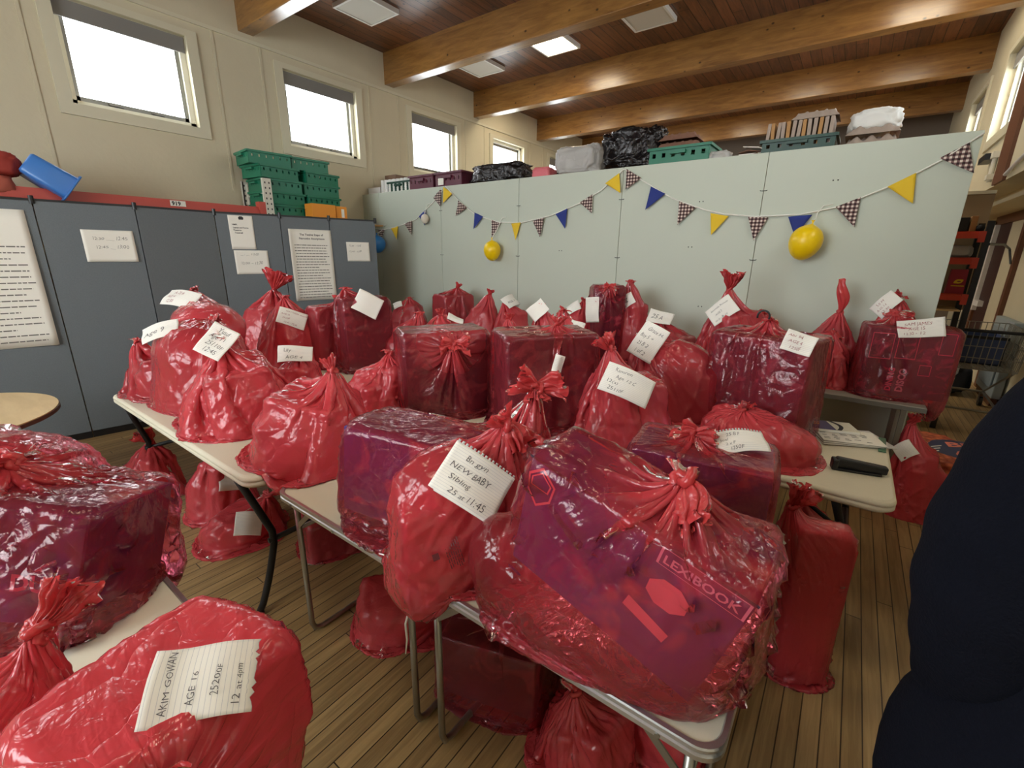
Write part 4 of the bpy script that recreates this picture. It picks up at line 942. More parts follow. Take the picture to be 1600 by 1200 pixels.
# ------------------------------------------------------------------ papers and stapler on the right table
ZT = 0.741
def paper_stack():
    t = thing('plastic_folder', 'clear folder with a green edge holding printed forms on the right table', 'folder', (0.12, 2.78, ZT))
    fo = MB().box((0.13, 2.80, ZT + 0.003), (0.31, 0.235, 0.004), Matrix.Rotation(R(28), 3, 'Z')).build('folder', M['whitefilm'], t)
    MB().box((0.262, 2.785, ZT + 0.0045), (0.03, 0.22, 0.004), Matrix.Rotation(R(-2), 3, 'Z')).build('green_edge', mat('green_strip', srgb(72, 110, 84), 0.5), t)
    t2 = thing('paper_stack', 'stack of printed forms lying on the folder by the stapler', 'paper stack', (0.1, 2.74, ZT + 0.006))
    Rz = Matrix.Rotation(R(26), 3, 'Z')
    for k in range(5): MB().box((0.105 + 0.004 * k, 2.75 + 0.003 * k, ZT + 0.008 + 0.003 * k), (0.27, 0.19, 0.0022), Matrix.Rotation(R(26 - 2 * k), 3, 'Z')).build('sheet', M['paper'] if k % 2 == 0 else M['greytop'], t2)
    Rt = Matrix.Rotation(R(18), 3, 'Z'); m = MB(); rnd = random.Random(3)
    for k in range(9):
        for q in range(5):
            if rnd.random() < 0.75:
                c = Vector((0.121, 2.762, ZT + 0.0222)) + Rt @ Vector((-0.11 + 0.045 * q, 0.07 - 0.017 * k, 0))
                m.box(c, (0.03 * rnd.uniform(0.4, 1), 0.005, 0.0004), Rt)
    m.build('printed_text', M['faint'], t2)
    t3 = thing('booklet', 'purple and cream booklet on top of the printed forms', 'booklet', (0.02, 2.86, ZT + 0.025))
    Rb = Matrix.Rotation(R(20), 3, 'Z'); cb = Vector((0.045, 2.84, ZT + 0.03))
    MB().box(cb, (0.21, 0.145, 0.012), Rb).build('pages', M['paper'], t3)
    MB().box(cb + Vector((0, 0, 0.0065)), (0.212, 0.147, 0.0012), Rb).build('cover', mat('cream_card', srgb(226, 222, 202), 0.5), t3)
    def P(x, y): return cb + Rb @ Vector((x, y, 0.0076))
    MB().quad([P(-0.105, -0.073), P(0.0, -0.073), P(-0.005, 0.073), P(-0.105, 0.073)]).build('purple_print', mat('purple_print', srgb(50, 34, 92), 0.5), t3)
    m = MB(); m.grid([[P(0.0 + 0.03 * math.sin(i / 8 * 3.14) + 0.02 * j, -0.073 + 0.146 * i / 8) + Vector((0, 0, 0.0004)) for i in range(9)] for j in range(2)]); m.build('curved_print', M['print'], t3)
    m = MB()
    for k in range(3): m.quad([P(-0.095, 0.04 - 0.02 * k), P(-0.06, 0.04 - 0.02 * k), P(-0.06, 0.052 - 0.02 * k), P(-0.095, 0.052 - 0.02 * k)])
    for v in m.bm.verts: v.co.z += 0.0004
    m.build('printed_title', M['yellow'], t3)
    t4 = thing('paper_stack', 'loose white slips poking out beside the booklet', 'paper', (-0.02, 2.68, ZT))
    for k in range(3): MB().box((-0.02 + 0.02 * k, 2.66 + 0.02 * k, ZT + 0.002 + 0.0015 * k), (0.13, 0.1, 0.001), Matrix.Rotation(R(15 + 14 * k), 3, 'Z')).build('sheet', M['paper'], t4)
paper_stack()
def stapler():
    t = thing('stapler', 'black stapler lying open on the right white table', 'stapler', (0.16, 2.34, ZT))
    def place(o): return o
    Rz = Matrix.Rotation(R(14), 3, 'Z'); c = Vector((0.16, 2.345, ZT))
    def bx(m, lo, hi, rot=None, bev=0.004):
        mid = Vector([(a + b) / 2 for a, b in zip(lo, hi)]); return m.box(c + Rz @ mid, [abs(b - a) for a, b in zip(lo, hi)], Rz @ rot if rot is not None else Rz, bev=bev)
    bx(MB(), (-0.092, -0.022, 0), (0.085, 0.022, 0.012)).build('base', M['black'], t)
    bx(MB(), (-0.085, -0.019, 0.016), (0.105, 0.019, 0.05), Matrix.Rotation(R(5), 3, 'Y'), 0.008).build('arm', M['black'], t)
    bx(MB(), (-0.09, -0.013, 0.012), (0.07, 0.013, 0.03), Matrix.Rotation(R(3), 3, 'Y'), 0.002).build('magazine', M['blackmetal'], t)
    bx(MB(), (-0.098, -0.023, 0.0), (-0.075, 0.023, 0.05), None, 0.006).build('hinge', M['black'], t)
    bx(MB(), (0.055, -0.01, 0.0122), (0.075, 0.01, 0.0135), None, 0.0).build('anvil', M['steel'], t)
stapler()

# ------------------------------------------------------------------ person in dark clothes at the right edge
def skinned(name, chain, edges, material, parent, sub=2):
    me = bpy.data.meshes.new(name); me.from_pydata([c[:3] for c in chain], edges, [])
    o = bpy.data.objects.new(name, me); COL.objects.link(o); me.materials.append(material)
    me.transform(Matrix.Translation(-wloc(parent))); o.parent = parent
    sk = o.modifiers.new('skin', 'SKIN'); sk.use_smooth_shade = True
    sl = me.skin_vertices[0].data
    for i, c in enumerate(chain):
        sl[i].radius = c[3] if isinstance(c[3], tuple) else (c[3], c[3])
    sl[0].use_root = True
    s = o.modifiers.new('sub', 'SUBSURF'); s.levels = sub; s.render_levels = sub
    return o
def person():
    px, py = 0.48, 0.86
    t = thing('person', 'person in a dark navy fleece and black trousers at the right edge, arm hanging bent', 'person', (px, py, 0))
    # body: facing away towards the partition (+y)
    B = [(px, py, 0.95, (0.16, 0.11)), (px, py, 1.12, (0.15, 0.11)), (px, py + 0.01, 1.30, (0.17, 0.12)), (px, py, 1.42, (0.12, 0.09)), (px, py, 1.50, 0.055), (px, py + 0.02, 1.57, 0.055), (px, py + 0.03, 1.66, (0.078, 0.095)), (px, py + 0.02, 1.75, (0.06, 0.075)),
         (px - 0.10, py, 0.88, 0.095), (px - 0.11, py + 0.02, 0.50, 0.06), (px - 0.11, py - 0.01, 0.10, 0.042), (px - 0.11, py + 0.12, 0.04, (0.045, 0.035)),
         (px + 0.10, py, 0.88, 0.095), (px + 0.11, py + 0.02, 0.50, 0.06), (px + 0.11, py - 0.01, 0.10, 0.042), (px + 0.11, py + 0.12, 0.04, (0.045, 0.035)),
         (px - 0.19, py, 1.40, 0.06), (px - 0.26, py - 0.03, 1.13, 0.045), (px - 0.15, py + 0.05, 0.92, 0.033), (px + 0.19, py, 1.40, 0.06), (px + 0.26, py - 0.02, 1.13, 0.045), (px + 0.24, py + 0.05, 0.90, 0.033)]
    E = [(0, 1), (1, 2), (2, 3), (3, 4), (4, 5), (5, 6), (6, 7), (0, 8), (8, 9), (9, 10), (10, 11), (0, 12), (12, 13), (13, 14), (14, 15), (3, 16), (16, 17), (17, 18), (3, 19), (19, 20), (20, 21)]
    hv = len(B)
    for sd, w in ((-1, 18), (1, 21)):
        bx, by, bz = B[w][:3]; k0 = len(B); B.append((bx, by + 0.02, bz - 0.07, (0.022, 0.036))); E.append((w, k0))
        for f, (dy, ln) in enumerate(((-0.028, 0.062), (-0.009, 0.075), (0.011, 0.07), (0.03, 0.055))):
            a = len(B); B.append((bx - sd * 0.006, by + 0.02 + dy, bz - 0.11, 0.0095)); B.append((bx - sd * 0.02, by + 0.025 + dy, bz - 0.11 - ln * 0.55, 0.0088)); B.append((bx - sd * 0.035, by + 0.028 + dy, bz - 0.11 - ln, 0.0078))
            E += [(k0, a), (a, a + 1), (a + 1, a + 2)]
        a = len(B); B.append((bx - sd * 0.01, by + 0.065, bz - 0.07, 0.011)); B.append((bx - sd * 0.025, by + 0.075, bz - 0.11, 0.009)); E += [(k0, a), (a, a + 1)]
    skinned('body', B, E, M['skin'], t)
    m = MB().ball((px, py + 0.012, 1.70), (0.095, 0.112, 0.115)); m.build('hair', M['hair'], t, True)
    for s_ in (-1, 1):
        MB().ball((px + s_ * 0.033, py + 0.118, 1.675), 0.012).build('eye', M['white'], t, True); MB().ball((px + s_ * 0.092, py + 0.03, 1.65), (0.012, 0.022, 0.032)).build('ear', M['skin'], t, True)
    MB().ball((px, py + 0.135, 1.64), (0.014, 0.02, 0.026)).build('nose', M['skin'], t, True); MB().ball((px, py + 0.12, 1.60), (0.026, 0.01, 0.007)).build('mouth', mat('lips', srgb(160, 90, 84), 0.5), t, True)
    m = MB(); P = []
    prof = [(0.70, 0.265, 0.18), (0.72, 0.30, 0.205), (0.85, 0.305, 0.205), (0.95, 0.30, 0.195), (1.03, 0.255, 0.175), (1.15, 0.235, 0.165), (1.28, 0.232, 0.165), (1.40, 0.215, 0.155), (1.48, 0.17, 0.125), (1.52, 0.10, 0.09), (1.555, 0.08, 0.08), (1.575, 0.078, 0.078), (1.57, 0.066, 0.066)]
    for z, w, d in prof:
        P.append([(px + math.cos(u) * w * (1 + 0.02 * math.sin(6 * u + z * 9)), py + math.sin(u) * d * (1 + 0.03 * math.sin(5 * u + z * 14)), z + 0.006 * math.sin(4 * u)) for u in [k / 40 * 6.28318 for k in range(40)]])
    m.grid(P, True)
    for sg in (-1, 1):
        A = [(0.10, 0.0, 1.50, 0.07), (0.165, 0.0, 1.495, 0.088), (0.205, -0.005, 1.43, 0.094), (0.225, -0.01, 1.36, 0.092), (0.236, -0.018, 1.27, 0.096), (0.238, -0.022, 1.19, 0.094), (0.232, -0.012, 1.11, 0.086), (0.222, 0.012, 1.03, 0.078), (0.212, 0.035, 0.97, 0.07), (0.205, 0.05, 0.93, 0.06), (0.20, 0.055, 0.915, 0.03)]
        pts, rr = [], []
        for i in range(len(A) - 1):
            for q in range(4):
                f = q / 4; pts.append((px + sg * (A[i][0] * (1 - f) + A[i + 1][0] * f), py + A[i][1] * (1 - f) + A[i + 1][1] * f, A[i][2] * (1 - f) + A[i + 1][2] * f)); rr.append((A[i][3] * (1 - f) + A[i + 1][3] * f) * (1 + 0.025 * math.sin((i * 4 + q) * 1.3)))
        m.tube(pts, rr, 24)
    jk = m.build('fleece_jacket', M['jacket'], t, True)
    sm = jk.modifiers.new('smooth', 'SUBSURF'); sm.levels = sm.render_levels = 1
    T = [(px - 0.01, py, 0.86, (0.13, 0.10)), (px - 0.11, py - 0.01, 0.76, 0.10), (px - 0.115, py + 0.02, 0.48, 0.09), (px - 0.115, py - 0.01, 0.10, 0.075), (px + 0.10, py, 0.76, 0.10), (px + 0.115, py + 0.02, 0.48, 0.09), (px + 0.115, py - 0.01, 0.10, 0.075)]
    skinned('trousers', T, [(0, 1), (1, 2), (2, 3), (0, 4), (4, 5), (5, 6)], M['trousers'], t)
    for s_ in (-1, 1): MB().ball((px + s_ * 0.112, py + 0.06, 0.045), (0.05, 0.14, 0.05)).build('shoe', M['black'], t, True)
person()
# ------------------------------------------------------------------ draping plastic sacks over their contents (small position-based cloth)
def rotm(rz=0.0, rx=0.0, ry=0.0):
    return np.array(Matrix.Rotation(rz, 3, 'Z') @ Matrix.Rotation(ry, 3, 'Y') @ Matrix.Rotation(rx, 3, 'X'), dtype=np.float32)

def push_out(X, prims, gap):
    for p in prims:
        if p[0] == 'box':
            _, c, h, Rm, r = p
            L = (X - c) @ Rm
            q = np.abs(L) - h
            mq = q.max(axis=-1)
            hit = mq < r + gap
            if not hit.any(): continue
            Lh, qh = L[hit], q[hit]
            inside = qh.max(axis=-1) <= 0
            o = np.maximum(qh, 0); ln = np.linalg.norm(o, axis=-1)
            new = np.abs(Lh).copy(); hb = np.asarray(h)
            k = qh.argmax(axis=-1); ii = np.where(inside)[0]
            new[ii, k[ii]] = hb[k[ii]] + r + gap
            jj = np.where(~inside & (ln < r + gap))[0]
            if len(jj):
                s = ((r + gap) / np.maximum(ln[jj], 1e-6))[:, None]
                new[jj] = np.where(o[jj] > 0, hb + o[jj] * s, np.abs(Lh[jj]))
            sg = np.where(Lh >= 0, 1, -1)
            X[hit] = (new * sg) @ Rm.T + c
        else:
            _, c, h, Rm = p
            L = (X - c) @ Rm / (h + gap)
            d = np.linalg.norm(L, axis=-1); hit = d < 1
            if hit.any():
                Ld = L[hit] / np.maximum(d[hit], 1e-4)[:, None]
                X[hit] = (Ld * (h + gap)) @ Rm.T + c

def relax(X, V, Lu, Lv, Ld, La, prims, slabs, K, steps, its, g, press, rk, kb=0.12):
    nv, nu, _ = X.shape; nv -= 1
    j4 = np.arange(nu) % 4
    ua = [np.where((j4 == a) | (j4 == a + 1))[0] for a in (0, 2)]
    ring0 = X[-1].copy(); base0 = X[0].copy()
    Lb = 2 * Lu
    def fix(a, b, L, k, kc):
        d = b - a; l = np.sqrt((d * d).sum(-1)) + 1e-7; e = 1 - L / l
        return d * (np.where(e > 0, 0.5 * k, 0.5 * kc) * e)[..., None]
    for st in range(steps):
        old = X.copy()
        X += V * 0.90
        X[..., 2] -= g
        if press:
            du = np.roll(X, -1, 1) - np.roll(X, 1, 1); dv = np.empty_like(X); dv[1:-1] = X[2:] - X[:-2]; dv[0] = X[1] - X[0]; dv[-1] = X[-1] - X[-2]
            n = np.cross(du, dv); n /= (np.linalg.norm(n, axis=-1, keepdims=True) + 1e-9); X += n * press
        for it in range(its):
            a, b = X[:, 0::2], X[:, 1::2]; c = fix(a, b, Lu[:, 0::2], 0.9, 0.55); a += c; b -= c
            a, b = X[:, 1::2], np.roll(X[:, 0::2], -1, 1); c = fix(a, b, Lu[:, 1::2], 0.9, 0.55); a += c; X[:, 0::2] -= np.roll(c, 1, 1)
            for s in (0, 1):
                a, b = X[s:nv:2], X[s + 1:nv + 1:2]; c = fix(a, b, Lv[s::2], 0.95, 0.6); a += c; b -= c
                a = X[s:nv:2]; b = np.roll(X[s + 1:nv + 1:2], -1, 1); c = fix(a, b, Ld[s::2], 0.35, 0.12); a += c; X[s + 1:nv + 1:2] -= np.roll(c, 1, 1)
                a = X[s:nv:2]; b = np.roll(X[s + 1:nv + 1:2], 1, 1); c = fix(a, b, La[s::2], 0.35, 0.12); a += c; X[s + 1:nv + 1:2] -= np.roll(c, -1, 1)
            if kb:
                for s in (0, 1):
                    A = ua[s]; Bx = (A + 2) % nu; c = fix(X[:, A], X[:, Bx], Lb[:, A], 0.0, kb); X[:, A] += c; X[:, Bx] -= c
            X[-1] = ring0; X[0] = base0
        push_out(X, prims, 0.007)
        for (x0, y0, x1, y1, z) in slabs:
            m = (X[..., 0] > x0) & (X[..., 0] < x1) & (X[..., 1] > y0) & (X[..., 1] < y1) & (X[..., 2] < z + 0.002) & (X[..., 2] > z - 0.12)
            X[..., 2] = np.where(m, z + 0.002, X[..., 2])
            X[..., :2] = np.where(m[..., None], old[..., :2] * 0.7 + X[..., :2] * 0.3, X[..., :2])
        X[-1] = ring0
        V = X - old
    return X, V

def rest(X, circ, lens):
    """rest lengths: sack has constant girth; lens = spacing between rows"""
    nv, nu, _ = X.shape
    Lu = np.repeat((circ / nu)[:, None], nu, 1).astype(np.float32)
    Lv = lens.astype(np.float32)
    w = 0.5 * (Lu[1:] + Lu[:-1])
    Ld = np.sqrt(w * w + Lv * Lv).astype(np.float32)
    return Lu, Lv, Ld, Ld.copy()

def upsample(X):
    nv, nu, _ = X.shape
    Y = np.zeros((nv, nu * 2, 3), np.float32); Y[:, 0::2] = X; Y[:, 1::2] = 0.5 * (X + np.roll(X, -1, 1))
    Zz = np.zeros((nv * 2 - 1, nu * 2, 3), np.float32); Zz[0::2] = Y; Zz[1::2] = 0.5 * (Y[1:] + Y[:-1])
    return Zz

def drape(cx, cy, zs, RW, RD, ang, hs, K, prims, slabs, seed, level, press=0.0006, slack=1.05, girth=1.0, neck=0.014, top=0.0):
    """sack standing at (cx, cy, zs) with half sizes RW, RD (turned by ang), shoulder height hs, tied at K; returns grid of points"""
    rg = np.random.default_rng(seed)
    nu, nv = 48, 34
    th = np.arange(nu) / nu * 2 * np.pi
    e = 0.72
    cu = np.sign(np.cos(th)) * np.abs(np.cos(th)) ** e * RW; su = np.sign(np.sin(th)) * np.abs(np.sin(th)) ** e * RD
    ca, sa = math.cos(ang), math.sin(ang)
    ox, oy = cu * ca - su * sa, cu * sa + su * ca
    K = np.array(K, np.float32)
    nb, ns = 7, 12; rows = []
    for i in range(nv + 1):
        if i <= nb: f = 0.04 + 0.96 * i / nb; z = zs + 0.004; c = np.array([cx, cy])
        elif i <= nb + ns: f = 1.0; q = (i - nb) / ns; z = zs + hs * q; c = np.array([cx, cy])
        else:
            q = (i - nb - ns) / (nv - nb - ns); qq = q
            f = (1 - qq) ** 1.0
            c = np.array([cx, cy]) * (1 - qq) + K[:2] * qq; z = zs + hs + (K[2] - zs - hs) * (q ** 0.9)
            if K[2] < zs + hs + 0.03 and top:                            # tied on its front: the film goes over the top first
                zt = zs + top + 0.015
                if q < 0.5: a_ = q / 0.5; f = 1 - 0.5 * a_; c = np.array([cx, cy]); z = zs + hs + (zt - zs - hs) * min(1, a_ * 2)
                else: a_ = (q - 0.5) / 0.5; f = 0.5 * (1 - a_); c = np.array([cx, cy]) * (1 - a_) + K[:2] * a_; z = zt + (K[2] - zt) * a_
        x = c[0] + ox * f; y = c[1] + oy * f
        if f < 0.12 and i > nb:
            x = c[0] + np.cos(th) * max(neck, abs(f) * RW); y = c[1] + np.sin(th) * max(neck, abs(f) * RW)
        rows.append(np.stack([x, y, np.full(nu, z)], -1))
    X = np.array(rows, np.float32)
    X[1:-1] += rg.normal(0, 0.004, X[1:-1].shape).astype(np.float32)
    push_out(X, prims, 0.006)
    lens = np.linalg.norm(X[1:] - X[:-1], axis=-1) * slack
    per = np.linalg.norm(np.roll(X[nb + 2], -1, 0) - X[nb + 2], axis=-1).sum() * girth
    circ = np.full(nv + 1, per, np.float32)
    for i in range(nb + 1): circ[i] = per * (0.04 + 0.96 * i / nb)
    for i in range(nv + 1):                                              # film gathers towards the neck
        q = (i - nb - ns) / (nv - nb - ns)
        if q > 0: circ[i] = per * (1 - 0.30 * q)
    V = np.zeros_like(X)
    X, V = relax(X, V, *rest(X, circ, lens), prims, slabs, K, 70, 6, 0.0010, press, None)
    for lv in range(level):
        X = upsample(X); m = X.shape[0]
        fine = rg.normal(0, 0.0022 / (lv + 1), X.shape).astype(np.float32); fine[0] = 0; fine[-1] = 0; X += fine
        circ = np.interp(np.linspace(0, 1, m), np.linspace(0, 1, len(circ)), circ).astype(np.float32)
        Lr = np.repeat(np.repeat(lens, 2, 0), 2, 1) * 0.5; lens = Lr
        t_ = np.linspace(0, 2 * np.pi, X.shape[1], endpoint=False)
        X[-1] = K + np.stack([np.cos(t_) * neck * (1 + 0.3 * np.sin(5 * t_)), np.sin(t_) * neck * (1 + 0.3 * np.sin(5 * t_)), 0 * t_], -1)
        V = np.zeros_like(X)
        X, V = relax(X, V, *rest(X, circ, lens), prims, slabs, K, 22 if lv == 0 else 12, 6, 0.0008, press * 0.6, None, 0.10)
    return X

def crumple(X, seed, amp):
    """sharp little folds pressed into the film, along and across the sack"""
    rg = np.random.default_rng(seed + 5); nv, nu, _ = X.shape
    du = np.roll(X, -1, 1) - np.roll(X, 1, 1); dv = np.empty_like(X); dv[1:-1] = X[2:] - X[:-2]; dv[0] = X[1] - X[0]; dv[-1] = X[-1] - X[-2]
    n = np.cross(du, dv); n /= (np.linalg.norm(n, axis=-1, keepdims=True) + 1e-9)
    cen = X.reshape(-1, 3).mean(0)
    if ((X - cen) * n).sum() < 0: n = -n
    W = X.copy()
    for k in range(3):
        d = rg.normal(0, 1, 3); d /= np.linalg.norm(d); e = rg.normal(0, 1, 3); e /= np.linalg.norm(e)
        W = W + (np.sin(X @ d.astype(np.float32) * rg.uniform(4, 9) + rg.uniform(0, 6)) * 0.05)[..., None] * e.astype(np.float32)
    h = np.zeros((nv, nu), np.float32); tot = 0
    for k in range(12):
        d = rg.normal(0, 1, 3); d[2] *= 0.6; d /= np.linalg.norm(d); f = rg.uniform(16, 44)
        s = 1 - np.abs(np.sin(W @ d.astype(np.float32) * f + rg.uniform(0, 6)))
        m = np.clip(np.sin(W @ rg.normal(0, 1, 3).astype(np.float32) * rg.uniform(6, 12) + rg.uniform(0, 6)) * 1.4, 0, 1)
        a = (28 / f) ; h += a * m * s ** 4.0
    t = np.linspace(0, 1, nv)[:, None]; fade = np.clip((1 - t) * 9, 0, 1) * np.clip(t * 12, 0, 1)
    u = np.arange(nu)[None, :] / nu * 2 * np.pi; v = t
    pl = 0
    for k in range(4): pl = pl + (1 - np.abs(np.sin(u * rg.integers(7, 19) / 2 * 2 + rg.uniform(0, 6) + 1.2 * np.sin(v * 7 + k)))) ** 3 * np.clip((v - 0.45) * 2.2, 0, 1)
    return (X + n * ((h * amp + pl * amp * 0.7) * fade)[..., None]).astype(np.float32)

def film_mesh(name, X, material, parent):
    nv, nu, _ = X.shape
    me = bpy.data.meshes.new(name)
    V = X.reshape(-1, 3)
    i, j = np.meshgrid(np.arange(nv - 1), np.arange(nu), indexing='ij'); jn = (j + 1) % nu
    F = np.stack([i * nu + j, i * nu + jn, (i + 1) * nu + jn, (i + 1) * nu + j], -1).reshape(-1, 4)
    nF = len(F)
    me.vertices.add(len(V)); me.vertices.foreach_set('co', V.astype(np.float32).ravel())
    me.loops.add(nF * 4); me.loops.foreach_set('vertex_index', F.ravel().astype(np.int32))
    me.polygons.add(nF); me.polygons.foreach_set('loop_start', np.arange(0, nF * 4, 4, dtype=np.int32)); me.polygons.foreach_set('loop_total', np.full(nF, 4, np.int32))
    me.update(calc_edges=True)
    uvl = me.uv_layers.new(name='UVMap'); U = np.stack([np.stack([j, j + 1, j + 1, j], -1) / nu, np.stack([i, i, i + 1, i + 1], -1) / (nv - 1)], -1)
    uvl.data.foreach_set('uv', U.reshape(-1).astype(np.float32))
    return link(name, me, material, parent, True)
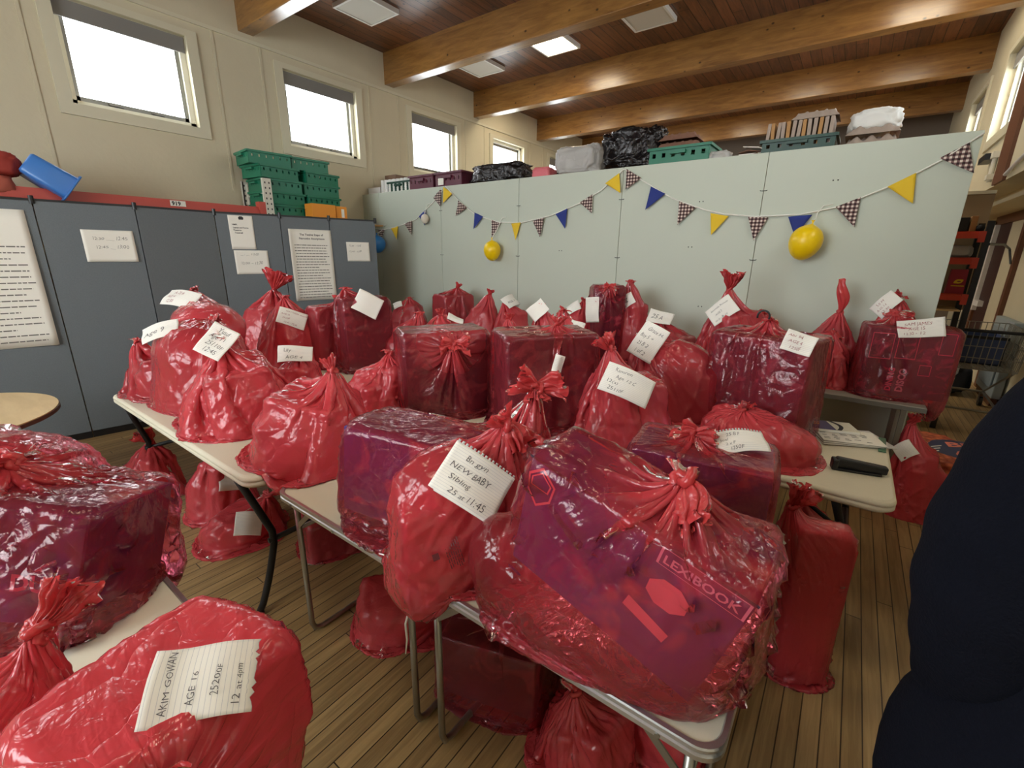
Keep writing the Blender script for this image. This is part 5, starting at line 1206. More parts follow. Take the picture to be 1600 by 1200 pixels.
BAGS = [
    {'key': 'c1', 'c': [-1.92, 1.03], 'z': 0.742, 'W': 0.56, 'D': 0.56, 'h': 0.414, 'K': [-1.821, 1.108, 1.119], 'dir': 1.5708, 'kind': 'soft', 'film': 'dense', 'yaw': 0, 'tail': ('up', 0.09, (-0.5, 0, 0.8)), 'short': 'plump dense red sack at the front corner where two tables meet', 'cont': None, 'hi': 1},
    {'key': 'c2', 'c': [-2.58, 1.02], 'z': 0.742, 'W': 0.6, 'D': 0.52, 'h': 0.493, 'K': [-2.597, 0.963, 1.176], 'dir': 1.5708, 'kind': 'soft', 'film': 'dense', 'yaw': 0, 'tail': ('flat', 0.1, (0.2, 0, 0.5)), 'short': 'red sack with a serrated note, resting on the left end of the white plastic table', 'cont': None, 'hi': 1, 'note': {'p': [-2.409, 0.881, 1.224], 'v': [-0.927, 0.339, -0.16], 'ax': [0.803, 0.448, -0.394], 'w': 0.139, 'h': 0.178, 'lines': ['Yusuf', 'Age 11', '25110F', '12:45']}},
    {'key': 'c3', 'c': [-3.12, 1.04], 'z': 0.742, 'W': 0.64, 'D': 0.54, 'h': 0.529, 'K': [-3.139, 1.132, 1.225], 'dir': 1.5708, 'kind': 'lying', 'film': 'mid', 'yaw': 0, 'tail': ('flat', 0.1, (0.7, 0, 0.2)), 'short': 'pink red sack lying over others, note tucked at its left', 'cont': None, 'hi': 1, 'note': {'p': [-2.947, 0.788, 1.255], 'v': [-0.958, 0.256, -0.125], 'ax': [0.68, 0.632, 0.372], 'w': 0.204, 'h': 0.107, 'lines': ['Age 9']}},
    {'key': 'c4', 'c': [-3.48, 0.98], 'z': 0.742, 'W': 0.42, 'D': 0.46, 'h': 0.341, 'K': [-3.683, 0.881, 1.054], 'dir': 1.5708, 'kind': 'soft', 'film': 'mid', 'yaw': 0, 'tail': ('flat', 0.07, (0, 0, 1)), 'short': 'low crumpled sack at the far left corner of the white table', 'cont': None, 'hi': 0},
    {'key': 'c5', 'c': [-3.38, 1.2], 'z': 0.97, 'W': 0.54, 'D': 0.46, 'h': 0.36, 'K': [-3.791, 1.277, 1.354], 'dir': 1.5708, 'kind': 'lying', 'film': 'dense', 'yaw': 0, 'tail': ('flat', 0.08, (0.6, 0, 0.5)), 'short': 'sack furthest back on the left table, cream note lying across its top', 'cont': None, 'hi': 0, 'note': {'p': [-3.584, 1.108, 1.371], 'v': [-0.953, 0.295, -0.072], 'ax': [0.821, 0.512, -0.252], 'w': 0.256, 'h': 0.132, 'lines': ['A. 25 B', 'AGE 6', '12:30']}},
    {'key': 'd1', 'c': [-4.355, 2.05], 'z': 0.742, 'W': 0.611, 'D': 0.428, 'h': 0.537, 'K': [-4.322, 2.12, 1.295], 'dir': 2.702, 'kind': 'soft', 'film': 'dense', 'yaw': 20, 'tail': ('crown', 0.22, (0.35, 0, 1)), 'short': 'sack with a tall ruffled crown against the printed poster', 'cont': None, 'hi': 0},
    {'key': 'd2', 'c': [-3.537, 1.8], 'z': 0.742, 'W': 0.501, 'D': 0.351, 'h': 0.524, 'K': [-3.533, 1.808, 1.29], 'dir': 2.671, 'kind': 'soft', 'film': 'dense', 'yaw': 0, 'tail': ('flat', 0.06, (0, 0, 1)), 'short': 'sack with a square note facing forward, below the crowned sack', 'cont': None, 'hi': 0, 'note': {'p': [-3.376, 1.769, 1.164], 'v': [-0.879, 0.46, -0.124], 'ax': [0.818, 0.569, -0.088], 'w': 0.203, 'h': 0.133, 'lines': ['MATTHEW AYLMER', 'AGE 14', '25109F', '12:45 - 12:45']}},
    {'key': 'd3', 'c': [-3.342, 2.02], 'z': 0.742, 'W': 0.291, 'D': 0.233, 'h': 0.522, 'K': [-3.297, 2.095, 1.251], 'dir': 2.598, 'kind': 'box', 'film': 'mid', 'yaw': 30, 'tail': ('up', 0.07, (0.3, 0, 0.8)), 'short': 'small dark-filled sack with a lumpy knot left of the tall flat carton', 'cont': 'dark', 'hi': 0},
    {'key': 'd4', 'c': [-3.022, 2.15], 'z': 0.742, 'W': 0.442, 'D': 0.265, 'h': 0.607, 'K': [-3.09, 2.054, 1.365], 'dir': 2.523, 'kind': 'box', 'film': 'clear', 'yaw': 18, 'tail': ('flat', 0.05, (0, 0, 1)), 'short': 'tall flat-carton sack with a curled grey note, by the end of the screen', 'cont': 'dark', 'hi': 0, 'note': {'p': [-2.896, 2.12, 1.249], 'v': [-0.802, 0.587, -0.108], 'ax': [0.815, 0.485, -0.316], 'w': 0.194, 'h': 0.165, 'lines': []}},
    {'key': 'd5', 'c': [-3.499, 2.2], 'z': 0.742, 'W': 0.328, 'D': 0.262, 'h': 0.308, 'K': [-3.455, 2.271, 1.074], 'dir': 2.58, 'kind': 'soft', 'film': 'mid', 'yaw': 0, 'tail': ('up', 0.05, (0.2, 0, 1)), 'short': 'little shiny sack standing in front of the tall flat carton', 'cont': None, 'hi': 0},
    {'key': 'e1', 'c': [-2.712, 1.4], 'z': 0.742, 'W': 0.325, 'D': 0.293, 'h': 0.304, 'K': [-2.694, 1.435, 1.026], 'dir': 2.665, 'kind': 'soft', 'film': 'dense', 'yaw': 0, 'tail': ('flat', 0.07, (0, 0, 1)), 'short': 'short sack wedged between two big ones, wrinkled note on top', 'cont': None, 'hi': 0, 'note': {'p': [-2.598, 1.335, 1.041], 'v': [-0.871, 0.448, -0.201], 'ax': [0.761, 0.623, 0.179], 'w': 0.195, 'h': 0.111, 'lines': ['Lily', 'AGE 4']}},
    {'key': 'e2', 'c': [-2.154, 1.62], 'z': 0.742, 'W': 0.473, 'D': 0.378, 'h': 0.344, 'K': [-2.118, 1.669, 1.068], 'dir': 2.497, 'kind': 'soft', 'film': 'dense', 'yaw': 0, 'tail': ('flat', 0.06, (0, 0, 1)), 'short': 'bright orange-red sack squeezed behind the plump corner sack', 'cont': None, 'hi': 1},
    {'key': 'f1', 'c': [-1.844, 1.82], 'z': 0.742, 'W': 0.595, 'D': 0.369, 'h': 0.521, 'K': [-1.797, 1.868, 1.17], 'dir': 2.363, 'kind': 'box', 'film': 'clear', 'yaw': 14, 'tail': ('bow', 0.11, (0, 0, 0)), 'short': 'tall square sack tied in front with a big bow', 'cont': 'dark', 'hi': 1},
    {'key': 'f2', 'c': [-1.278, 2.02], 'z': 0.742, 'W': 0.601, 'D': 0.421, 'h': 0.547, 'K': [-1.215, 2.06, 1.281], 'dir': 2.135, 'kind': 'box', 'film': 'clear', 'yaw': 20, 'tail': ('up', 0.06, (0.1, 0, 1)), 'short': 'tall sack gathered in folds, a thin note strip hanging on its face', 'cont': 'dark', 'hi': 1, 'note': {'p': [-1.1, 1.909, 1.091], 'v': [-0.485, 0.841, -0.242], 'ax': [0.822, 0.525, -0.22], 'w': 0.054, 'h': 0.145, 'lines': []}},
    {'key': 'f3', 'c': [-1.019, 1.016], 'z': 0.722, 'W': 0.691, 'D': 0.38, 'h': 0.381, 'K': [-0.802, 1.233, 1.203], 'dir': 2.358, 'kind': 'boxlean', 'film': 'clear', 'yaw': 18, 'tail': ('ears', 0.13, (0, 0, 1)), 'short': 'big slanting sack stretched up to a two-eared knot', 'cont': 'purple', 'hi': 2},
    {'key': 'h2', 'c': [-0.856, 0.879], 'z': 0.722, 'W': 0.445, 'D': 0.32, 'h': 0.434, 'K': [-0.743, 0.989, 1.157], 'dir': 2.343, 'kind': 'half', 'film': 'mid', 'yaw': 10, 'tail': ('fold', 0.1, (0.3, -0.2, -0.6)), 'short': 'rounded sack over the table edge with a large ring-bound note', 'cont': 'pinkgift', 'hi': 2, 'note': {'p': [-0.708, 0.821, 1.068], 'v': [-0.578, 0.67, -0.467], 'ax': [0.774, 0.39, -0.498], 'w': 0.2, 'h': 0.147, 'lines': ['Bn gyn', 'NEW BABY', 'Sibling', '25 at 11:45']}, 'film_print': {'p': [-0.784, 0.748, 0.809], 'v': [-0.574, 0.548, -0.609], 'ax': [0.415, -0.022, -0.91], 'w': 0.093, 'h': 0.086, 'lines': []}},
    {'key': 'g1', 'c': [-0.799, 2.05], 'z': 0.742, 'W': 0.468, 'D': 0.375, 'h': 0.468, 'K': [-0.886, 2.016, 1.203], 'dir': 1.943, 'kind': 'cone', 'film': 'mid', 'yaw': 0, 'tail': ('crown', 0.1, (-0.4, 0, 0.5)), 'short': 'tapering tall sack in the middle with a note reading 25110F', 'cont': None, 'hi': 1, 'note': {'p': [-0.741, 1.892, 1.086], 'v': [-0.352, 0.898, -0.263], 'ax': [0.796, 0.432, -0.425], 'w': 0.232, 'h': 0.141, 'lines': ['Kamren', 'Age 12 C', '12(a)', '25110F']}},
    {'key': 'g2', 'c': [-0.727, 2.62], 'z': 0.742, 'W': 0.497, 'D': 0.372, 'h': 0.498, 'K': [-0.916, 2.567, 1.207], 'dir': 1.841, 'kind': 'half', 'film': 'mid', 'yaw': 5, 'tail': ('flat', 0.09, (0.8, 0, 0.3)), 'short': 'dark-based sack with a note folded down its centre, right of the tapering sack', 'cont': 'darkbox', 'hi': 1, 'note': {'p': [-0.83, 2.417, 1.197], 'v': [-0.32, 0.932, -0.171], 'ax': [0.774, 0.39, -0.498], 'w': 0.16, 'h': 0.209, 'lines': ['Grace H.', 'Boy 5 +', '25 B 2', '1 of 2']}},
    {'key': 'g3', 'c': [-0.294, 2.7], 'z': 0.742, 'W': 0.585, 'D': 0.41, 'h': 0.558, 'K': [-0.321, 2.697, 1.324], 'dir': 1.679, 'kind': 'box', 'film': 'clear', 'yaw': -18, 'tail': ('flat', 0.06, (0.4, 0, 0.5)), 'short': 'large dark sack with a black hook at its neck', 'cont': 'dark', 'hi': 1, 'note': {'p': [-0.177, 2.527, 1.248], 'v': [-0.069, 0.986, -0.153], 'ax': [0.803, 0.448, -0.394], 'w': 0.13, 'h': 0.1, 'lines': ['Abi 94', 'AGE 4', '1250F']}},
    {'key': 'g4', 'c': [-0.236, 2.333], 'z': 0.742, 'W': 0.51, 'D': 0.408, 'h': 0.204, 'K': [-0.321, 2.325, 0.93], 'dir': 1.672, 'kind': 'low', 'film': 'dense', 'yaw': 0, 'tail': ('flat', 0.1, (0.3, 0, 0.6)), 'short': 'low crumpled sack in front of the hooked dark sack, by the papers', 'cont': None, 'hi': 1},
    {'key': 'g5', 'c': [-0.337, 1.66], 'z': 0.742, 'W': 0.586, 'D': 0.363, 'h': 0.242, 'K': [-0.372, 1.653, 1.008], 'dir': 1.771, 'kind': 'box', 'film': 'clear', 'yaw': -4, 'tail': ('ears', 0.1, (-0.4, 0, 0.4)), 'short': 'square sack behind the huge front bag, ring-bound note on top', 'cont': 'purple', 'hi': 2, 'note': {'p': [-0.192, 1.523, 1.07], 'v': [-0.117, 0.93, -0.348], 'ax': [0.822, 0.548, -0.154], 'w': 0.17, 'h': 0.101, 'lines': ['25 B F', 'Joel', '2 x F', '1250F']}},
    {'key': 'i1', 'c': [-4.411, 3.78], 'z': 0.742, 'W': 0.497, 'D': 0.397, 'h': 0.353, 'K': [-4.389, 3.805, 1.094], 'dir': 2.433, 'kind': 'soft', 'film': 'mid', 'yaw': 0, 'tail': ('flat', 0.05, (0, 0, 1)), 'short': 'pink sack just right of the grey screen end', 'cont': None, 'hi': 0, 'note': {'p': [-4.361, 3.563, 1.112], 'v': [-0.771, 0.63, -0.093], 'ax': [0.695, 0.633, 0.341], 'w': 0.111, 'h': 0.078, 'lines': []}},
    {'key': 'i2', 'c': [-3.787, 3.95], 'z': 0.742, 'W': 0.47, 'D': 0.376, 'h': 0.464, 'K': [-3.746, 3.989, 1.244], 'dir': 2.335, 'kind': 'box', 'film': 'mid', 'yaw': 30, 'tail': ('up', 0.07, (0.3, 0, 1)), 'short': 'dark peaked sack against the partition, left of the ones with notes', 'cont': 'dark', 'hi': 0},
    {'key': 'i3', 'c': [-3.266, 3.85], 'z': 0.742, 'W': 0.425, 'D': 0.34, 'h': 0.409, 'K': [-3.194, 3.911, 1.208], 'dir': 2.274, 'kind': 'soft', 'film': 'dense', 'yaw': 0, 'tail': ('up', 0.07, (0.3, 0, 1)), 'short': 'sack with a pointed top below the smaller yellow balloon', 'cont': None, 'hi': 0},
    {'key': 'i4', 'c': [-2.862, 3.9], 'z': 0.742, 'W': 0.395, 'D': 0.316, 'h': 0.42, 'K': [-2.927, 3.852, 1.161], 'dir': 2.204, 'kind': 'soft', 'film': 'dense', 'yaw': 0, 'tail': ('flat', 0.06, (0, 0, 1)), 'short': 'wide sack with a note standing up like a flag, below the middle balloon', 'cont': None, 'hi': 0, 'note': {'p': [-2.757, 3.801, 1.228], 'v': [-0.585, 0.806, -0.087], 'ax': [0.503, 0.594, 0.627], 'w': 0.167, 'h': 0.149, 'lines': ['AGE 7']}},
    {'key': 'i5', 'c': [-1.787, 2.85], 'z': 0.742, 'W': 0.33, 'D': 0.264, 'h': 0.513, 'K': [-1.821, 2.828, 1.264], 'dir': 2.131, 'kind': 'soft', 'film': 'dense', 'yaw': 0, 'tail': ('up', 0.04, (0, 0, 1)), 'short': 'sack with a crumpled upright note, in front of the far row', 'cont': None, 'hi': 0, 'note': {'p': [-1.799, 2.702, 1.253], 'v': [-0.55, 0.827, -0.118], 'ax': [0.651, 0.217, -0.728], 'w': 0.116, 'h': 0.141, 'lines': []}},
    {'key': 'i6', 'c': [-2.015, 3.75], 'z': 0.742, 'W': 0.407, 'D': 0.325, 'h': 0.46, 'K': [-1.964, 3.777, 1.221], 'dir': 2.064, 'kind': 'soft', 'film': 'dense', 'yaw': 0, 'tail': ('up', 0.05, (0.2, 0, 1)), 'short': 'sack with a curled white note, left of the tall narrow sack', 'cont': None, 'hi': 0, 'note': {'p': [-2.097, 3.54, 1.235], 'v': [-0.507, 0.856, -0.098], 'ax': [0.761, 0.623, 0.179], 'w': 0.205, 'h': 0.106, 'lines': []}},
    {'key': 'i7', 'c': [-2.673, 2.65], 'z': 0.742, 'W': 0.591, 'D': 0.473, 'h': 0.419, 'K': [-2.673, 2.649, 1.15], 'dir': 2.36, 'kind': 'soft', 'film': 'dense', 'yaw': 0, 'tail': ('crown', 0.07, (-0.4, 0, 0.8)), 'short': 'crumpled sack behind the bow-tied one, two pale slips on it', 'cont': None, 'hi': 0, 'note': {'p': [-2.418, 2.605, 1.152], 'v': [-0.674, 0.726, -0.136], 'ax': [0.816, 0.574, -0.071], 'w': 0.137, 'h': 0.062, 'lines': []}},
    {'key': 'i8', 'c': [-1.901, 2.55], 'z': 0.742, 'W': 0.295, 'D': 0.236, 'h': 0.449, 'K': [-1.905, 2.547, 1.2], 'dir': 2.212, 'kind': 'soft', 'film': 'dense', 'yaw': 0, 'tail': ('up', 0.05, (0.2, 0, 1)), 'short': 'small shiny sack between the bow-tied one and the folded one', 'cont': None, 'hi': 0},
    {'key': 'i9', 'c': [-2.83, 2.35], 'z': 0.742, 'W': 0.319, 'D': 0.255, 'h': 0.393, 'K': [-2.736, 2.463, 1.173], 'dir': 2.449, 'kind': 'soft', 'film': 'mid', 'yaw': 0, 'tail': ('flat', 0.05, (0, 0, 1)), 'short': 'pink-sided sack peeping out left of the bow-tied one', 'cont': None, 'hi': 0},
    {'key': 'i10', 'c': [-1.459, 2.7], 'z': 0.742, 'W': 0.388, 'D': 0.31, 'h': 0.509, 'K': [-1.533, 2.66, 1.275], 'dir': 2.066, 'kind': 'soft', 'film': 'dense', 'yaw': 0, 'tail': ('flat', 0.06, (0.3, 0, 0.6)), 'short': 'flat-topped sack left of the tall narrow purple one', 'cont': None, 'hi': 0, 'note': {'p': [-1.338, 2.607, 1.287], 'v': [-0.453, 0.883, -0.12], 'ax': [0.815, 0.485, -0.316], 'w': 0.094, 'h': 0.042, 'lines': []}},
    {'key': 'j1', 'c': [-1.725, 3.75], 'z': 0.742, 'W': 0.32, 'D': 0.24, 'h': 0.703, 'K': [-1.712, 3.756, 1.385], 'dir': 2.002, 'kind': 'box', 'film': 'clear', 'yaw': 15, 'tail': ('bow', 0.07, (0, 0, 0)), 'short': 'tall narrow purple sack standing against the partition seam', 'cont': 'navy', 'hi': 0, 'note': {'p': [-1.803, 3.595, 1.174], 'v': [-0.445, 0.888, -0.115], 'ax': [0.797, 0.602, 0.046], 'w': 0.128, 'h': 0.217, 'lines': []}},
    {'key': 'j2', 'c': [-1.537, 3.9], 'z': 0.742, 'W': 0.263, 'D': 0.21, 'h': 0.65, 'K': [-1.574, 3.886, 1.419], 'dir': 1.946, 'kind': 'soft', 'film': 'mid', 'yaw': 0, 'tail': ('flat', 0.04, (0, 0, 1)), 'short': 'rounded tall sack leaning beside the narrow purple one', 'cont': None, 'hi': 0, 'note': {'p': [-1.571, 3.785, 1.259], 'v': [-0.382, 0.92, -0.093], 'ax': [0.554, 0.11, -0.825], 'w': 0.103, 'h': 0.136, 'lines': ['M']}},
    {'key': 'j3', 'c': [-1.184, 3.85], 'z': 0.742, 'W': 0.561, 'D': 0.449, 'h': 0.539, 'K': [-1.265, 3.825, 1.116], 'dir': 1.869, 'kind': 'soft', 'film': 'mid', 'yaw': 0, 'tail': ('flat', 0.06, (0, 0, 1)), 'short': 'round sack with a white note lying on top, second right of the narrow purple one', 'cont': None, 'hi': 0, 'note': {'p': [-1.121, 3.658, 1.319], 'v': [-0.292, 0.953, -0.083], 'ax': [0.792, 0.424, -0.44], 'w': 0.203, 'h': 0.122, 'lines': ['25 A']}},
    {'key': 'j4', 'c': [-0.648, 3.75], 'z': 0.742, 'W': 0.535, 'D': 0.401, 'h': 0.654, 'K': [-0.731, 3.736, 1.406], 'dir': 1.742, 'kind': 'soft', 'film': 'mid', 'yaw': 0, 'tail': ('crown', 0.17, (0.1, 0, 1)), 'short': 'tall sack with a frilled crown and tilted note, against the partition', 'cont': None, 'hi': 1, 'note': {'p': [-0.731, 3.552, 1.27], 'v': [-0.201, 0.974, -0.102], 'ax': [0.695, 0.633, 0.341], 'w': 0.203, 'h': 0.154, 'lines': ['Ebowale Rosella', 'AGE 7', '25 D - B 10']}},
    {'key': 'j5', 'c': [-0.409, 3.98], 'z': 0.742, 'W': 0.32, 'D': 0.256, 'h': 0.463, 'K': [-0.525, 3.968, 1.23], 'dir': 1.673, 'kind': 'soft', 'film': 'dense', 'yaw': 0, 'tail': ('flat', 0.06, (0.5, 0, 0.6)), 'short': 'bright sack showing behind the shoulder of the hooked dark sack', 'cont': None, 'hi': 0},
    {'key': 'k1', 'c': [-0.117, 4.0], 'z': 0.742, 'W': 0.447, 'D': 0.268, 'h': 0.408, 'K': [-0.056, 4.002, 1.118], 'dir': 1.6, 'kind': 'half', 'film': 'dense', 'yaw': 0, 'tail': ('flat', 0.08, (0.6, 0, -0.3)), 'short': 'dark-bottomed sack on the grey-edged table, left of the big patterned carton', 'cont': 'darkbox', 'hi': 1},
    {'key': 'k2', 'c': [-0.066, 4.12], 'z': 0.742, 'W': 0.359, 'D': 0.179, 'h': 0.494, 'K': [-0.037, 4.12, 1.257], 'dir': 1.587, 'kind': 'soft', 'film': 'mid', 'yaw': 0, 'tail': ('spire', 0.33, (-0.06, 0, 1)), 'short': 'sack whose twisted end stands up like a spire', 'cont': None, 'hi': 0},
    {'key': 'l1', 'c': [0.363, 3.97], 'z': 0.742, 'W': 0.583, 'D': 0.321, 'h': 0.512, 'K': [0.273, 3.978, 1.279], 'dir': 1.48, 'kind': 'box', 'film': 'clear', 'yaw': 12, 'tail': ('flat', 0.12, (0.9, 0, 0.25)), 'short': 'big square sack with a dark patterned carton at the far right', 'cont': 'navy', 'hi': 2, 'note': {'p': [0.399, 3.822, 1.237], 'v': [0.103, 0.989, -0.104], 'ax': [0.82, 0.559, -0.121], 'w': 0.231, 'h': 0.123, 'lines': ['SAM JAMES', 'AGE 15', '12.30 - 12']}},
    {'key': 'l2', 'c': [0.307, 4.12], 'z': 0.742, 'W': 0.343, 'D': 0.172, 'h': 0.632, 'K': [0.258, 4.124, 1.396], 'dir': 1.496, 'kind': 'soft', 'film': 'dense', 'yaw': 0, 'tail': ('flat', 0.07, (0.4, 0, 0.4)), 'short': 'sack behind the big patterned carton, red-lettered note on its side', 'cont': None, 'hi': 0, 'note': {'p': [0.126, 4.056, 1.339], 'v': [0.031, 0.997, -0.074], 'ax': [0.71, 0.632, 0.309], 'w': 0.166, 'h': 0.113, 'lines': ['5.0 M', 'A.G.15', '12:30']}},
    {'key': 'b1', 'c': [-1.74, 0.07], 'z': 0.722, 'W': 0.68, 'D': 0.5, 'h': 0.431, 'K': [-1.673, 0.088, 1.062], 'dir': 3.089, 'kind': 'boxlie', 'film': 'clear', 'yaw': 30, 'tail': ('flat', 0.12, (-0.6, -0.2, 0.3)), 'short': 'huge sack at the left edge with a dark printed carton showing through', 'cont': 'purple', 'hi': 2},
    {'key': 'b3', 'c': [-0.83, 0.13], 'z': 0.722, 'W': 0.4, 'D': 0.34, 'h': 0.24, 'K': [-0.881, 0.077, 0.866], 'dir': 2.966, 'kind': 'box', 'film': 'dense', 'yaw': 24, 'tail': ('knotbig', 0.12, (-0.5, -0.3, 0.2)), 'short': 'nearest sack at the bottom left, big lined note reading AGE 16', 'cont': 'pinkgift', 'hi': 3, 'note': {'p': [-0.754, 0.16, 0.97], 'v': [-0.739, 0.157, -0.656], 'ax': [-0.09, 0.277, 0.957], 'w': 0.113, 'h': 0.148, 'lines': ['AKIM GOWAN', 'AGE 16', '25200F', '12 at 4pm']}},
    {'key': 'b2', 'c': [-1.128, -0.097], 'z': 0.722, 'W': 0.171, 'D': 0.137, 'h': 0.316, 'K': [-1.138, 0.026, 0.935], 'dir': -3.056, 'kind': 'soft', 'film': 'dense', 'yaw': 0, 'tail': ('crown', 0.12, (0.5, 0.2, 0.3)), 'short': 'gathered sack cut by the bottom left corner of the picture', 'cont': None, 'hi': 2},
    {'key': 'm1', 'c': [-2.695, 0.924], 'z': 0.002, 'W': 0.438, 'D': 0.394, 'h': 0.258, 'K': [-2.636, 1.097, 0.201], 'dir': 2.811, 'kind': 'soft', 'film': 'dense', 'yaw': 0, 'tail': ('flat', 0.1, (0.5, 0, 0.3)), 'short': 'floor sack with a blank pale note under the white plastic table', 'cont': None, 'hi': 0, 'note': {'p': [-2.504, 0.933, 0.152], 'v': [-0.819, 0.305, -0.486], 'ax': [0.761, 0.623, 0.179], 'w': 0.139, 'h': 0.136, 'lines': []}},
    {'key': 'm2', 'c': [-3.063, 0.973], 'z': 0.002, 'W': 0.379, 'D': 0.265, 'h': 0.486, 'K': [-3.039, 1.05, 0.469], 'dir': 2.834, 'kind': 'soft', 'film': 'dense', 'yaw': 0, 'tail': ('flat', 0.1, (0, 0, 1)), 'short': 'floor sack behind the noted one, pale slip hanging beside it', 'cont': None, 'hi': 0, 'note': {'p': [-2.918, 1.037, 0.211], 'v': [-0.856, 0.304, -0.419], 'ax': [0.794, 0.605, 0.063], 'w': 0.181, 'h': 0.098, 'lines': []}},
    {'key': 'm3', 'c': [-3.64, 0.778], 'z': 0.002, 'W': 0.333, 'D': 0.267, 'h': 0.398, 'K': [-3.631, 0.82, 0.388], 'dir': 2.931, 'kind': 'soft', 'film': 'dense', 'yaw': 0, 'tail': ('crown', 0.12, (-0.3, 0, 0.6)), 'short': 'shadowed floor sack furthest left under the plastic table', 'cont': None, 'hi': 0},
    {'key': 'm4', 'c': [-2.185, 1.247], 'z': 0.002, 'W': 0.4, 'D': 0.36, 'h': 0.229, 'K': [-2.152, 1.305, 0.215], 'dir': 2.623, 'kind': 'box', 'film': 'mid', 'yaw': 10, 'tail': ('flat', 0.08, (0.3, 0, 0.3)), 'short': 'flat carton sack on the floor behind the folding leg', 'cont': 'dark', 'hi': 0},
    {'key': 'm5', 'c': [-1.41, 1.097], 'z': 0.002, 'W': 0.416, 'D': 0.374, 'h': 0.228, 'K': [-1.355, 1.168, 0.211], 'dir': 2.481, 'kind': 'low', 'film': 'dense', 'yaw': 0, 'tail': ('flat', 0.08, (0.4, 0, 0.3)), 'short': 'slumped floor sack beneath the left metal-rimmed table', 'cont': None, 'hi': 0},
    {'key': 'm6', 'c': [-0.87, 1.122], 'z': 0.002, 'W': 0.476, 'D': 0.381, 'h': 0.304, 'K': [-0.85, 1.137, 0.321], 'dir': 2.23, 'kind': 'box', 'film': 'clear', 'yaw': -20, 'tail': ('flat', 0.08, (0.3, 0.3, 0.4)), 'short': 'dark-filled floor sack between the middle table legs', 'cont': 'dark', 'hi': 1},
    {'key': 'm7', 'c': [-0.453, 1.078], 'z': 0.002, 'W': 0.331, 'D': 0.298, 'h': 0.253, 'K': [-0.498, 1.059, 0.254], 'dir': 1.969, 'kind': 'soft', 'film': 'dense', 'yaw': 0, 'tail': ('flat', 0.1, (0.3, 0.2, 0.5)), 'short': 'floor sack at the bottom under the right metal-rimmed table', 'cont': None, 'hi': 1},
    {'key': 'm8', 'c': [-0.258, 1.262], 'z': 0.002, 'W': 0.273, 'D': 0.246, 'h': 0.287, 'K': [-0.349, 1.243, 0.242], 'dir': 1.772, 'kind': 'soft', 'film': 'dense', 'yaw': 0, 'tail': ('flat', 0.08, (0, 0, 0.5)), 'short': 'second floor sack at the bottom, further under the right metal table', 'cont': None, 'hi': 0},
    {'key': 'm9', 'c': [0.08, 1.886], 'z': 0.002, 'W': 0.215, 'D': 0.107, 'h': 0.736, 'K': [-0.032, 1.891, 0.72], 'dir': 1.528, 'kind': 'box', 'film': 'mid', 'yaw': 25, 'tail': ('crown', 0.12, (0.2, 0.1, 0.5)), 'short': 'tall floor sack below the table with the stapler', 'cont': 'pinkgift', 'hi': 1, 'note': {'p': [-0.067, 1.844, 0.589], 'v': [-0.031, 0.868, -0.495], 'ax': [0.655, 0.63, 0.418], 'w': 0.05, 'h': 0.064, 'lines': []}},
    {'key': 'm10', 'c': [0.564, 3.763], 'z': 0.002, 'W': 0.267, 'D': 0.213, 'h': 0.596, 'K': [0.472, 3.777, 0.616], 'dir': 1.422, 'kind': 'soft', 'film': 'dense', 'yaw': 0, 'tail': ('crown', 0.08, (0.2, 0, 0.8)), 'short': 'floor sack by the grey table leg, pale slip on it', 'cont': None, 'hi': 1, 'note': {'p': [0.455, 3.682, 0.463], 'v': [0.117, 0.946, -0.302], 'ax': [0.781, 0.614, 0.113], 'w': 0.112, 'h': 0.109, 'lines': []}},
    {'key': 'm11', 'c': [0.249, 4.0], 'z': 0.002, 'W': 0.448, 'D': 0.359, 'h': 0.292, 'K': [0.204, 4.003, 0.306], 'dir': 1.509, 'kind': 'soft', 'film': 'dense', 'yaw': 0, 'tail': ('flat', 0.08, (0, 0, 1)), 'short': 'shadowed sack on the floor under the grey-edged table', 'cont': None, 'hi': 0},
    {'key': 'm12', 'c': [0.027, 2.838], 'z': 0.002, 'W': 0.203, 'D': 0.183, 'h': 0.347, 'K': [-0.031, 2.838, 0.349], 'dir': 1.561, 'kind': 'soft', 'film': 'dense', 'yaw': 0, 'tail': ('crown', 0.1, (0, 0, 1)), 'short': 'floor sack in deep shade right under the stapler table', 'cont': None, 'hi': 0},
]
# ------------------------------------------------------------------ the tied red sacks
SLABS = [(-3.72, 0.69, -1.835, 1.45, 0.74), (-1.72, 0.74, -0.92, 1.34, 0.72), (-0.915, 0.74, -0.04, 1.36, 0.72), (-1.55, 2.09, 0.29, 2.89, 0.74), (-2.75, -0.42, -1.19, 0.30, 0.72), (-1.98, 1.38, -0.14, 2.06, 0.74),
         (-4.55, 1.50, -2.70, 2.24, 0.74), (-3.45, 2.27, -1.61, 3.01, 0.74), (-1.31, 3.70, 0.515, 4.32, 0.74), (-3.15, 3.70, -1.325, 4.32, 0.74), (-4.62, 3.55, -3.17, 4.17, 0.74), (-1.17, -0.55, -0.68, 0.17, 0.70), (-9, -9, 9, 9, 0.0)]
UP = Vector((0, 0, 1))

